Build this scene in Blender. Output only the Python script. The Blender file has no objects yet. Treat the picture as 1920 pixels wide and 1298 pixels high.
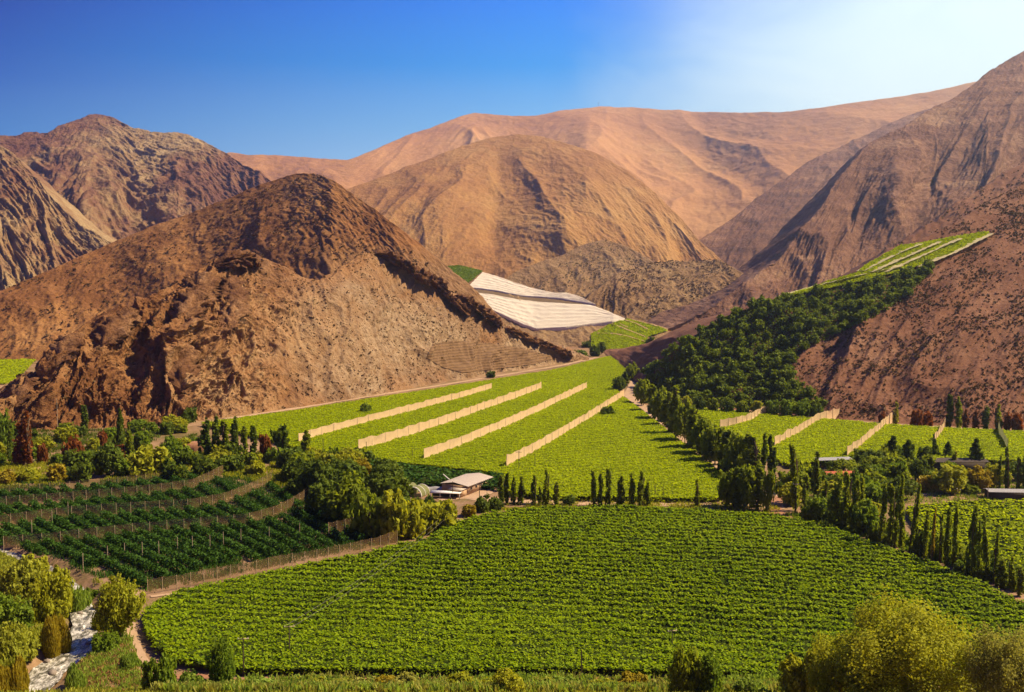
import bpy, math, random
import numpy as np
from mathutils import Vector

# ------------------------------------------------------------------ camera
SC = bpy.context.scene
COL = SC.collection
W0, H0, F = 1920.0, 1298.0, 1867.0
CAMH, PITCH = 80.0, math.radians(4.35)
cam = bpy.data.cameras.new('camera')
cam.sensor_width = 36.0
cam.lens = 36.0 * F / W0
cam.clip_start, cam.clip_end = 1.0, 30000.0
camo = bpy.data.objects.new('camera', cam)
COL.objects.link(camo)
camo.location = (0, 0, CAMH)
camo.rotation_euler = (math.pi / 2 - PITCH, 0, 0)
SC.camera = camo

# ------------------------------------------------------------------ sky, sun, exposure
SUN_AZ, SUN_EL = math.radians(80), math.radians(48)      # clockwise from +Y
HAZE = 9e-5
w = bpy.data.worlds.new('World'); SC.world = w; w.use_nodes = True
nt = w.node_tree; nt.nodes.clear()
sky = nt.nodes.new('ShaderNodeTexSky'); sky.sky_type = 'NISHITA'; sky.sun_disc = False
sky.sun_elevation = SUN_EL; sky.sun_rotation = SUN_AZ
sky.altitude = 2200; sky.air_density = 1.0; sky.dust_density = 0.5; sky.ozone_density = 3.0
hs = nt.nodes.new('ShaderNodeHueSaturation'); hs.inputs['Saturation'].default_value = 1.3
hs.inputs['Value'].default_value = 1.0
bgn = nt.nodes.new('ShaderNodeBackground'); bgn.inputs['Strength'].default_value = 0.1
wo = nt.nodes.new('ShaderNodeOutputWorld')
# deep blue away from the sun, bleached towards it (direction on the sky, nothing else)
tcw = nt.nodes.new('ShaderNodeTexCoord'); sxz = nt.nodes.new('ShaderNodeSeparateXYZ'); nt.links.new(tcw.outputs['Generated'], sxz.inputs[0])
mrz = nt.nodes.new('ShaderNodeMapRange'); nt.links.new(sxz.outputs[2], mrz.inputs[0]); mrz.inputs[1].default_value = 0.08; mrz.inputs[2].default_value = 0.26
rz_ = nt.nodes.new('ShaderNodeValToRGB'); nt.links.new(mrz.outputs[0], rz_.inputs[0])
for r_, cols in ((rz_, ((.45, 1.95, 4.7), (0, .5, 3.0), (0, 0, 1.7))),):
    r_.color_ramp.elements[0].color = (*cols[0], 1); r_.color_ramp.elements[1].color = (*cols[2], 1)
    e_ = r_.color_ramp.elements.new(.5); e_.color = (*cols[1], 1)
rs_ = nt.nodes.new('ShaderNodeValToRGB'); nt.links.new(mrz.outputs[0], rs_.inputs[0])
rs_.color_ramp.elements[0].color = (3.0, 4.7, 6.5, 1); rs_.color_ramp.elements[1].color = (0, 1.4, 6.3, 1)
e_ = rs_.color_ramp.elements.new(.33); e_.color = (1.35, 3.4, 6.1, 1)
e_ = rs_.color_ramp.elements.new(.65); e_.color = (.1, 2.1, 6.0, 1)
gd = Vector((math.sin(math.radians(38)) * math.cos(math.radians(4)), math.cos(math.radians(38)) * math.cos(math.radians(4)), math.sin(math.radians(4))))
dt = nt.nodes.new('ShaderNodeVectorMath'); dt.operation = 'DOT_PRODUCT'; nt.links.new(tcw.outputs['Generated'], dt.inputs[0]); dt.inputs[1].default_value = gd
mrg = nt.nodes.new('ShaderNodeMapRange'); mrg.interpolation_type = 'SMOOTHSTEP'; nzw = nt.nodes.new('ShaderNodeTexNoise'); nzw.inputs['Scale'].default_value = 5.0; nzw.inputs['Detail'].default_value = 5; nzw.inputs['Roughness'].default_value = .55; nzw.inputs['Distortion'].default_value = .6
mpw = nt.nodes.new('ShaderNodeMapping'); mpw.inputs['Scale'].default_value = (1, 1, 2.2); nt.links.new(tcw.outputs['Generated'], mpw.inputs[0]); nt.links.new(mpw.outputs[0], nzw.inputs['Vector'])
adw = nt.nodes.new('ShaderNodeMath'); adw.operation = 'MULTIPLY_ADD'; nt.links.new(nzw.outputs['Fac'], adw.inputs[0]); adw.inputs[1].default_value = .09; nt.links.new(dt.outputs['Value'], adw.inputs[2])
sbw = nt.nodes.new('ShaderNodeMath'); sbw.operation = 'SUBTRACT'; nt.links.new(adw.outputs[0], sbw.inputs[0]); sbw.inputs[1].default_value = .045
nt.links.new(sbw.outputs[0], mrg.inputs[0]); mrg.inputs[1].default_value = .81; mrg.inputs[2].default_value = .965
mra = nt.nodes.new('ShaderNodeMapRange'); nt.links.new(dt.outputs['Value'], mra.inputs[0]); mra.inputs[1].default_value = .40; mra.inputs[2].default_value = .80
mab = nt.nodes.new('ShaderNodeMix'); mab.data_type = 'RGBA'; nt.links.new(mra.outputs[0], mab.inputs[0]); nt.links.new(rz_.outputs[0], mab.inputs[6]); nt.links.new(rs_.outputs[0], mab.inputs[7])
mg = nt.nodes.new('ShaderNodeMix'); mg.data_type = 'RGBA'; nt.links.new(mrg.outputs[0], mg.inputs[0]); nt.links.new(mab.outputs[2], mg.inputs[6]); mg.inputs[7].default_value = (5.2, 6.5, 7.0, 1)
nt.links.new(sky.outputs[0], hs.inputs['Color'])
mk_ = nt.nodes.new('ShaderNodeMix'); mk_.data_type = 'RGBA'; mk_.inputs[0].default_value = .98; nt.links.new(hs.outputs[0], mk_.inputs[6]); nt.links.new(mg.outputs[2], mk_.inputs[7])
nt.links.new(mk_.outputs[2], bgn.inputs[0])
nt.links.new(bgn.outputs[0], wo.inputs[0])
sl = bpy.data.lights.new('sun', 'SUN'); sl.energy = 5.0; sl.angle = math.radians(0.5); sl.color = (1.0, 0.81, 0.53)
so = bpy.data.objects.new('sun', sl); COL.objects.link(so)
sd = Vector((math.cos(SUN_EL) * math.sin(SUN_AZ), math.cos(SUN_EL) * math.cos(SUN_AZ), math.sin(SUN_EL)))
so.rotation_euler = sd.to_track_quat('Z', 'Y').to_euler(); so.location = (300, 200, 600)
SC.view_settings.view_transform = 'Standard'; SC.view_settings.look = 'None'
SC.view_settings.exposure = 0.8; SC.view_settings.gamma = 1.0
SC.cycles.max_bounces = 6; SC.cycles.diffuse_bounces = 2; SC.cycles.transmission_bounces = 3
SC.cycles.volume_bounces = 0; SC.cycles.transparent_max_bounces = 6
SC.cycles.use_denoising = True
SC.cycles.caustics_reflective = False; SC.cycles.caustics_refractive = False

rng = np.random.default_rng(7)
random.seed(7)

# ------------------------------------------------------------------ projection helpers
def slope_row(py):
    t = (H0 / 2 - np.asarray(py, float)) / F
    yc = math.cos(PITCH) + t * math.sin(PITCH)
    return (-math.sin(PITCH) + t * math.cos(PITCH)) / yc, yc

def at_depth(px, py, d):
    m, yc = slope_row(py)
    px = np.asarray(px, float); d = np.asarray(d, float)
    return np.stack([(px - W0 / 2) / F / yc * d, d + 0 * px, CAMH + m * d], -1)

def at_z(px, py, z=0.0):
    m, _ = slope_row(py)
    return at_depth(px, py, (z - CAMH) / m)

def project(P):
    P = np.asarray(P, float)
    y, z = P[..., 1], P[..., 2] - CAMH
    f = y * math.cos(PITCH) - z * math.sin(PITCH)
    u = y * math.sin(PITCH) + z * math.cos(PITCH)
    return W0 / 2 + F * P[..., 0] / f, H0 / 2 - F * u / f

def ground_z(x, y):
    x = np.asarray(x, float); y = np.asarray(y, float)
    z = np.where(y < 184, np.maximum(0, 74.0 * (1 - y / 184.0)), 0.0)
    # stream channel
    if STREAM is not None:
        sx = np.interp(y, STREAM[:, 1], STREAM[:, 0])
        dd = np.abs(x - sx)
        ch = np.clip(1 - (dd - 3.4) / 3.2, 0, 1)
        ch = ch * ch * (3 - 2 * ch)
        z = np.where((y > 150) & (y < 330), z * (1 - ch) - 2.2 * ch, z)
    return z

STREAM = None
_s = at_z([10, 55, 80, 101, 142, 157, 157, 158, 150, 138, 100, 40, -60], [1330, 1290, 1271, 1249, 1224, 1200, 1172, 1149, 1130, 1105, 1075, 1045, 1020], -1.4)
STREAM = _s[np.argsort(_s[:, 1])]

# ------------------------------------------------------------------ noise
_perm = rng.permutation(4096).astype(np.int64)
_ga = rng.random(4096) * 2 * np.pi
_gx, _gy = np.cos(_ga), np.sin(_ga)
def perlin(x, y):
    xi = np.floor(x).astype(np.int64); yi = np.floor(y).astype(np.int64)
    xf, yf = x - xi, y - yi
    u = xf * xf * xf * (xf * (xf * 6 - 15) + 10); v = yf * yf * yf * (yf * (yf * 6 - 15) + 10)
    def g(ix, iy, dx, dy):
        h = _perm[(_perm[ix & 4095] + iy) & 4095]
        return _gx[h] * dx + _gy[h] * dy
    a = g(xi, yi, xf, yf); b = g(xi + 1, yi, xf - 1, yf)
    c = g(xi, yi + 1, xf, yf - 1); e = g(xi + 1, yi + 1, xf - 1, yf - 1)
    return ((a * (1 - u) + b * u) * (1 - v) + (c * (1 - u) + e * u) * v) * 1.5
def fbm(x, y, o=4, gain=0.5):
    r = 0; a = 1.0; f = 1.0
    for i in range(o):
        r = r + a * perlin(x * f + i * 17.3, y * f - i * 9.1); a *= gain; f *= 2.03
    return r
def ridged(x, y, o=4, gain=0.55):
    r = 0; a = 1.0; f = 1.0
    for i in range(o):
        n = 1 - np.abs(perlin(x * f + i * 31.7, y * f + i * 11.9)) * 1.6
        r = r + a * n * np.abs(n); a *= gain; f *= 2.1
    return r

# ------------------------------------------------------------------ meshes and tagging
def mesh_from(name, V, Fq, mats, smooth=False, tint=None, nper=4):
    V = np.ascontiguousarray(V, np.float32); Fq = np.ascontiguousarray(Fq, np.int32)
    me = bpy.data.meshes.new(name)
    me.vertices.add(len(V)); me.vertices.foreach_set('co', V.ravel())
    n = Fq.shape[1]
    me.loops.add(Fq.size); me.loops.foreach_set('vertex_index', Fq.ravel())
    me.polygons.add(len(Fq))
    me.polygons.foreach_set('loop_start', np.arange(0, Fq.size, n, dtype=np.int32))
    me.polygons.foreach_set('loop_total', np.full(len(Fq), n, np.int32))
    if smooth: me.polygons.foreach_set('use_smooth', np.ones(len(Fq), bool))
    if tint is not None:
        a = me.attributes.new('tint', 'FLOAT', 'POINT'); a.data.foreach_set('value', np.ascontiguousarray(tint, np.float32))
    me.materials.append(mats)
    me.update(calc_edges=True); me.validate()
    return me
def link(name, me, parent=None, loc=None, **kw):
    o = bpy.data.objects.new(name, me); COL.objects.link(o)
    if parent is not None: o.parent = parent
    if loc is not None: o.location = loc
    for k, v in kw.items(): o[k] = v
    return o
def thing(name, label, cat, loc=(0, 0, 0), rz=0.0, group=None, sc=1.0):
    o = bpy.data.objects.new(name, None); COL.objects.link(o)
    o.location = loc; o.rotation_euler = (0, 0, rz); o.scale = (sc, sc, sc) if np.isscalar(sc) else sc
    o.empty_display_size = 0.5
    o['label'] = label; o['category'] = cat
    if group: o['group'] = group
    return o
def tag(o, label, cat, group=None):
    o['label'] = label; o['category'] = cat
    if group: o['group'] = group
    return o

class MB:
    """collects quads"""
    def __init__(s): s.v = []; s.f = []; s.n = 0
    def add(s, V, Q):
        V = np.asarray(V, float).reshape(-1, 3); Q = np.asarray(Q, int)
        s.v.append(V); s.f.append(Q + s.n); s.n += len(V); return s
    def box(s, c, size, rz=0.0):
        x, y, z = np.array(size) / 2
        P = np.array([[-x, -y, -z], [x, -y, -z], [x, y, -z], [-x, y, -z], [-x, -y, z], [x, -y, z], [x, y, z], [-x, y, z]])
        ca, sa = math.cos(rz), math.sin(rz)
        P = np.stack([P[:, 0] * ca - P[:, 1] * sa, P[:, 0] * sa + P[:, 1] * ca, P[:, 2]], -1) + np.array(c)
        return s.add(P, [[0, 3, 2, 1], [4, 5, 6, 7], [0, 1, 5, 4], [1, 2, 6, 5], [2, 3, 7, 6], [3, 0, 4, 7]])
    def tube(s, pts, rad, k=6):
        pts = np.asarray(pts, float); n = len(pts); rad = np.broadcast_to(np.asarray(rad, float), (n,))
        T = np.gradient(pts, axis=0); T /= np.linalg.norm(T, axis=1, keepdims=True) + 1e-9
        ref = np.where(np.abs(T[:, 2:3]) > 0.9, np.array([[1., 0, 0]]), np.array([[0, 0, 1.]]))
        A = np.cross(T, ref); A /= np.linalg.norm(A, axis=1, keepdims=True) + 1e-9
        B = np.cross(T, A)
        an = np.arange(k) * 2 * np.pi / k
        V = pts[:, None] + rad[:, None, None] * (A[:, None] * np.cos(an)[None, :, None] + B[:, None] * np.sin(an)[None, :, None])
        i, j = np.meshgrid(np.arange(n - 1), np.arange(k), indexing='ij'); i = i.ravel(); j = j.ravel(); j2 = (j + 1) % k
        s.add(V.reshape(-1, 3), np.stack([i * k + j, i * k + j2, (i + 1) * k + j2, (i + 1) * k + j], -1))
        return s
    def mesh(s, name, mat, smooth=False, tint=None):
        return mesh_from(name, np.concatenate(s.v), np.concatenate(s.f), mat, smooth, tint)

def grid_faces(nu, nv):
    i, j = np.meshgrid(np.arange(nv - 1), np.arange(nu - 1), indexing='ij'); i = i.ravel(); j = j.ravel()
    return np.stack([i * nu + j, (i + 1) * nu + j, (i + 1) * nu + j + 1, i * nu + j + 1], -1)

def leaf_quads(C, size, up=0.3, aspect=1.5, r=rng, out=None, blades=False):
    """diamond leaves (two-sided quads) at the points C"""
    n = len(C); size = np.broadcast_to(np.asarray(size, float), (n,)) * (0.65 + 0.7 * r.random(n))
    N = r.normal(size=(n, 3)); N /= np.linalg.norm(N, axis=1, keepdims=True)
    if out is not None: N = N * .75 + out
    N[:, 2] += up; N /= np.linalg.norm(N, axis=1, keepdims=True) + 1e-9
    A = np.cross(N, r.normal(size=(n, 3))); A /= np.linalg.norm(A, axis=1, keepdims=True) + 1e-9
    if blades:
        A = np.array([0, 0, 1.]) + r.normal(0, .22, (n, 3)); A /= np.linalg.norm(A, axis=1, keepdims=True); N = np.cross(A, r.normal(size=(n, 3))); N /= np.linalg.norm(N, axis=1, keepdims=True) + 1e-9
    B = np.cross(N, A)
    s = size[:, None]
    bend = N * s * 0.18
    V = np.stack([C - A * s * .5 * aspect - bend, C - B * s * .5 + bend * .5, C + A * s * .5 * aspect - bend, C + B * s * .5 + bend * .5], 1).reshape(-1, 3)
    return V, np.arange(4 * n).reshape(-1, 4), np.repeat(r.random(n), 4)

def in_poly(px, py, poly):
    poly = np.asarray(poly, float); inside = np.zeros(np.shape(px), bool)
    x2, y2 = poly[-1]
    for x1, y1 in poly:
        c = ((y1 > py) != (y2 > py)) & (px < (x2 - x1) * (py - y1) / (y2 - y1 + 1e-12) + x1)
        inside ^= c; x2, y2 = x1, y1
    return inside

# ------------------------------------------------------------------ materials
def new_mat(name):
    m = bpy.data.materials.new(name); m.use_nodes = True
    t = m.node_tree; t.nodes.clear()
    o = t.nodes.new('ShaderNodeOutputMaterial')
    return m, t, o
def N(t, kind, **kw):
    n = t.nodes.new(kind)
    for k, v in kw.items():
        if k in n.inputs.keys(): n.inputs[k].default_value = v
        else: setattr(n, k, v)
    return n
def ramp(t, fac, stops):
    r = t.nodes.new('ShaderNodeValToRGB'); e = r.color_ramp.elements
    while len(e) > 1: e.remove(e[-1])
    e[0].position = stops[0][0]; e[0].color = (*stops[0][1], 1)
    for p, c in stops[1:]:
        k = e.new(p); k.color = (*c, 1)
    t.links.new(fac, r.inputs[0]); return r.outputs[0]
def mixc(t, fac, a, b, mode='MIX'):
    m = t.nodes.new('ShaderNodeMix'); m.data_type = 'RGBA'; m.blend_type = mode
    for s, x in ((m.inputs[0], fac), (m.inputs[6], a), (m.inputs[7], b)):
        if hasattr(x, 'links'): t.links.new(x, s)
        elif np.isscalar(x): s.default_value = x
        else: s.default_value = (*x, 1)
    return m.outputs[2]
def objco(t, scale=(1, 1, 1)):
    c = t.nodes.new('ShaderNodeTexCoord'); m = t.nodes.new('ShaderNodeMapping'); m.inputs['Scale'].default_value = scale
    t.links.new(c.outputs['Object'], m.inputs[0]); return m.outputs[0]
def noise(t, co, scale, detail=4, rough=0.6, dist=0.0):
    n = t.nodes.new('ShaderNodeTexNoise'); n.inputs['Scale'].default_value = scale
    n.inputs['Detail'].default_value = detail; n.inputs['Roughness'].default_value = rough; n.inputs['Distortion'].default_value = dist
    t.links.new(co, n.inputs['Vector']); return n.outputs['Fac']

def leaf_mat(name, dark, light, trans=0.45, tcol=None, rnd=0.25, wscale=0.05):
    m, t, o = new_mat(name)
    a = N(t, 'ShaderNodeAttribute'); a.attribute_name = 'tint'
    oi = t.nodes.new('ShaderNodeObjectInfo')
    g = t.nodes.new('ShaderNodeNewGeometry')
    n = noise(t, g.outputs['Position'], wscale, 3)
    ad = N(t, 'ShaderNodeMath', operation='MULTIPLY_ADD'); t.links.new(oi.outputs['Random'], ad.inputs[0]); ad.inputs[1].default_value = rnd
    t.links.new(a.outputs['Fac'], ad.inputs[2])
    ad2 = N(t, 'ShaderNodeMath', operation='MULTIPLY_ADD'); t.links.new(n, ad2.inputs[0]); ad2.inputs[1].default_value = 0.9; t.links.new(ad.outputs[0], ad2.inputs[2])
    mp = N(t, 'ShaderNodeMapRange'); t.links.new(ad2.outputs[0], mp.inputs[0]); mp.inputs[1].default_value = 0.25; mp.inputs[2].default_value = 1.55 + rnd
    col = mixc(t, mp.outputs[0], dark, light)
    d = N(t, 'ShaderNodeBsdfPrincipled'); d.inputs['Roughness'].default_value = 0.7; d.inputs['Specular IOR Level'].default_value = 0.1
    t.links.new(col, d.inputs['Base Color'])
    tr = t.nodes.new('ShaderNodeBsdfTranslucent')
    tc = mixc(t, 1.0, col, tcol or (1.9, 1.7, 0.7), 'MULTIPLY'); t.links.new(tc, tr.inputs[0])
    mx = t.nodes.new('ShaderNodeMixShader'); mx.inputs[0].default_value = trans
    t.links.new(d.outputs[0], mx.inputs[1]); t.links.new(tr.outputs[0], mx.inputs[2]); t.links.new(mx.outputs[0], o.inputs[0])
    return m

def rock_mat(name, stops, s1=0.01, s2=0.08, s3=0.6, bump=0.6, bdist=1.0, shrub=None, strata=0.0, stretch=(1, 1, 1)):
    m, t, o = new_mat(name)
    co = objco(t, stretch)
    n1 = noise(t, co, s1, 5, 0.6, 0.6); n2 = noise(t, co, s2, 6, 0.65); n3 = noise(t, co, s3, 4, 0.7)
    a = N(t, 'ShaderNodeMath', operation='MULTIPLY_ADD'); t.links.new(n2, a.inputs[0]); a.inputs[1].default_value = 0.6; t.links.new(n1, a.inputs[2])
    b = N(t, 'ShaderNodeMath', operation='MULTIPLY_ADD'); t.links.new(n3, b.inputs[0]); b.inputs[1].default_value = 0.5; t.links.new(a.outputs[0], b.inputs[2])
    fac = b.outputs[0]
    if strata:
        sx = t.nodes.new('ShaderNodeSeparateXYZ'); t.links.new(objco(t), sx.inputs[0])
        cb = t.nodes.new('ShaderNodeCombineXYZ'); t.links.new(sx.outputs[2], cb.inputs[2])
        mm = N(t, 'ShaderNodeMath', operation='MULTIPLY'); t.links.new(n1, mm.inputs[0]); mm.inputs[1].default_value = 60
        t.links.new(mm.outputs[0], cb.inputs[0])
        ns = noise(t, cb.outputs[0], 0.035, 4, 0.7)
        c = N(t, 'ShaderNodeMath', operation='MULTIPLY_ADD'); t.links.new(ns, c.inputs[0]); c.inputs[1].default_value = strata
        t.links.new(fac, c.inputs[2]); fac = c.outputs[0]
    mr = N(t, 'ShaderNodeMapRange'); t.links.new(fac, mr.inputs[0]); mr.inputs[1].default_value = 0.74 + strata * .5 if not strata else 1.05 + strata * .5 - .27; mr.inputs[2].default_value = 1.36 if not strata else 1.05 + strata * .5 + .27
    col = ramp(t, mr.outputs[0], stops)
    if shrub:
        v = t.nodes.new('ShaderNodeTexVoronoi'); v.inputs['Scale'].default_value = shrub[0]; t.links.new(co, v.inputs['Vector'])
        mk = N(t, 'ShaderNodeMapRange'); t.links.new(v.outputs['Distance'], mk.inputs[0])
        mk.inputs[1].default_value = 0.2; mk.inputs[2].default_value = 0.42; mk.inputs[3].default_value = shrub[1]; mk.inputs[4].default_value = 0.0
        col = mixc(t, mk.outputs[0], col, shrub[2])
    d = N(t, 'ShaderNodeBsdfPrincipled'); d.inputs['Roughness'].default_value = 0.95; d.inputs['Specular IOR Level'].default_value = 0.1
    t.links.new(col, d.inputs['Base Color'])
    bs = N(t, 'ShaderNodeMath', operation='MULTIPLY_ADD'); t.links.new(n2, bs.inputs[0]); bs.inputs[1].default_value = 3.0; t.links.new(n3, bs.inputs[2])
    bp = t.nodes.new('ShaderNodeBump'); bp.inputs['Strength'].default_value = bump; bp.inputs['Distance'].default_value = bdist
    t.links.new(bs.outputs[0], bp.inputs['Height']); t.links.new(bp.outputs[0], d.inputs['Normal'])
    t.links.new(d.outputs[0], o.inputs[0]); return m

def plain(name, c, rough=0.8, var=0.25, scale=0.6, metal=0.0, spec=0.3, bump=0.0, stretch=(1, 1, 1)):
    m, t, o = new_mat(name)
    n = noise(t, objco(t, stretch), scale, 5, 0.65)
    col = mixc(t, n, tuple(x * (1 - var) for x in c), tuple(min(1, x * (1 + var)) for x in c))
    d = N(t, 'ShaderNodeBsdfPrincipled'); d.inputs['Roughness'].default_value = rough; d.inputs['Metallic'].default_value = metal
    d.inputs['Specular IOR Level'].default_value = spec
    t.links.new(col, d.inputs['Base Color'])
    if bump:
        bp = t.nodes.new('ShaderNodeBump'); bp.inputs['Strength'].default_value = bump; t.links.new(n, bp.inputs['Height']); t.links.new(bp.outputs[0], d.inputs['Normal'])
    t.links.new(d.outputs[0], o.inputs[0]); return m

def cloth_mat(name, c, trans=0.4, alpha=1.0, stripes=None):
    """woven windbreak mesh: a diffuse and translucent weave, with some see-through"""
    m, t, o = new_mat(name)
    co = objco(t)
    n = noise(t, co, 0.35, 4, 0.7)
    col = mixc(t, n, tuple(x * .78 for x in c), tuple(min(1, x * 1.15) for x in c))
    d = t.nodes.new('ShaderNodeBsdfDiffuse'); tr = t.nodes.new('ShaderNodeBsdfTranslucent')
    t.links.new(col, d.inputs[0]); t.links.new(col, tr.inputs[0])
    mx = t.nodes.new('ShaderNodeMixShader'); mx.inputs[0].default_value = trans
    t.links.new(d.outputs[0], mx.inputs[1]); t.links.new(tr.outputs[0], mx.inputs[2])
    out = mx.outputs[0]
    if alpha < 1:
        tp = t.nodes.new('ShaderNodeBsdfTransparent'); m2 = t.nodes.new('ShaderNodeMixShader'); m2.inputs[0].default_value = alpha
        t.links.new(tp.outputs[0], m2.inputs[1]); t.links.new(out, m2.inputs[2]); out = m2.outputs[0]
    t.links.new(out, o.inputs[0]); return m

M = {}
M['near'] = rock_mat('brown_scree', [(0, (.065, .026, .011)), (.3, (.14, .06, .022)), (.55, (.25, .124, .048)), (.8, (.32, .195, .092)), (1, (.40, .27, .145))], .011, .07, .45, .9, 1.2)
M['cone'] = rock_mat('red_brown_slope', [(0, (.11, .042, .016)), (.4, (.20, .08, .032)), (.7, (.29, .13, .05)), (1, (.35, .185, .08))], .008, .05, .3, .8, 1.6)
M['cone'] = None
def cone_mat(near=False):
    m = M['near'] if near else rock_mat('red_brown_slope', [(0, (.11, .045, .016)), (.4, (.20, .09, .031)), (.7, (.29, .145, .05)), (1, (.36, .205, .08))], .008, .05, .3, .7, 1.2)
    t = m.node_tree; d = [n for n in t.nodes if n.type == 'BSDF_PRINCIPLED'][0]; src = d.inputs['Base Color'].links[0].from_socket
    co = objco(t); sx = t.nodes.new('ShaderNodeSeparateXYZ'); t.links.new(co, sx.inputs[0])
    nz = noise(t, co, .012, 5, .6); a = N(t, 'ShaderNodeMath', operation='MULTIPLY_ADD'); t.links.new(nz, a.inputs[0]); a.inputs[1].default_value = 70; t.links.new(sx.outputs[2], a.inputs[2])
    mr = N(t, 'ShaderNodeMapRange'); t.links.new(a.outputs[0], mr.inputs[0]); mr.inputs[1].default_value = 118; mr.inputs[2].default_value = 142; mr.inputs[3].default_value = 1; mr.inputs[4].default_value = 0
    n2 = noise(t, co, .25, 5, .7); sc = ramp(t, n2, [(.3, (.13, .065, .028)), (.55, (.225, .13, .06)), (.8, (.32, .21, .11))])
    mm = N(t, 'ShaderNodeMapRange'); t.links.new(sx.outputs[0], mm.inputs[0]); mm.inputs[1].default_value = -190; mm.inputs[2].default_value = -140
    f = N(t, 'ShaderNodeMath', operation='MULTIPLY'); t.links.new(mr.outputs[0], f.inputs[0]); t.links.new(mm.outputs[0], f.inputs[1])
    fo = f.outputs[0]
    if near:
        mm.inputs[1].default_value = -190; mm.inputs[2].default_value = -90
        n4 = noise(t, objco(t, (1, .6, 1)), .016, 4, .6, .5); m4 = N(t, 'ShaderNodeMapRange'); t.links.new(n4, m4.inputs[0]); m4.inputs[1].default_value = .38; m4.inputs[2].default_value = .6; m4.inputs[3].default_value = .15; m4.inputs[4].default_value = .95
        f2 = N(t, 'ShaderNodeMath', operation='MULTIPLY'); t.links.new(mm.outputs[0], f2.inputs[0]); t.links.new(m4.outputs[0], f2.inputs[1]); fo = f2.outputs[0]
        sc = ramp(t, n2, [(.3, (.17, .10, .05)), (.5, (.29, .20, .115)), (.75, (.40, .30, .19))])
    t.links.new(mixc(t, fo, src, sc), d.inputs['Base Color']); return m
M['cone'] = cone_mat(); cone_mat(True)
M['right'] = rock_mat('shrubby_brown_slope', [(0, (.10, .043, .025)), (.45, (.17, .078, .043)), (.75, (.23, .118, .066)), (1, (.29, .17, .10))], .012, .12, .5, .5, .8)
M['mount'] = rock_mat('orange_brown_mountain', [(0, (.18, .08, .03)), (.4, (.30, .155, .053)), (.65, (.36, .205, .07)), (1, (.41, .265, .11))], .0022, .014, .08, .7, 4.0)
M['farridge'] = rock_mat('orange_far_ridge', [(0, (.22, .11, .065)), (.35, (.37, .195, .085)), (.7, (.44, .25, .105)), (1, (.48, .31, .14))], .0012, .006, .04, .6, 6.0)
M['farleft'] = rock_mat('crag_mountain', [(0, (.09, .038, .03)), (.4, (.18, .092, .05)), (.65, (.26, .17, .08)), (1, (.38, .29, .15))], .002, .012, .06, .9, 7.0)
M['rmount'] = rock_mat('layered_mountain', [(0, (.09, .044, .032)), (.4, (.155, .08, .052)), (.7, (.215, .12, .075)), (1, (.28, .175, .105))], .003, .02, .12, .7, 4.0, strata=1.1)
M['pale'] = rock_mat('pale_shrubby_hill', [(0, (.14, .08, .036)), (.4, (.23, .14, .066)), (.8, (.31, .21, .10)), (1, (.36, .26, .14))], .006, .06, .25, .8, 2.0)

# ------------------------------------------------------------------ hills as lofted terrain
def interp(px, pts, i):
    pts = np.asarray(pts, float); return np.interp(px, pts[:, 0], pts[:, i])
def smooth1(a, k, axis):
    if k < 1: return a
    ker = np.hanning(2 * k + 3)[1:-1]; ker /= ker.sum()
    pad = [(0, 0)] * a.ndim; pad[axis] = (k, k)
    p = np.pad(a, pad, mode='edge')
    return np.apply_along_axis(lambda r: np.convolve(r, ker, 'valid'), axis, p)

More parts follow.
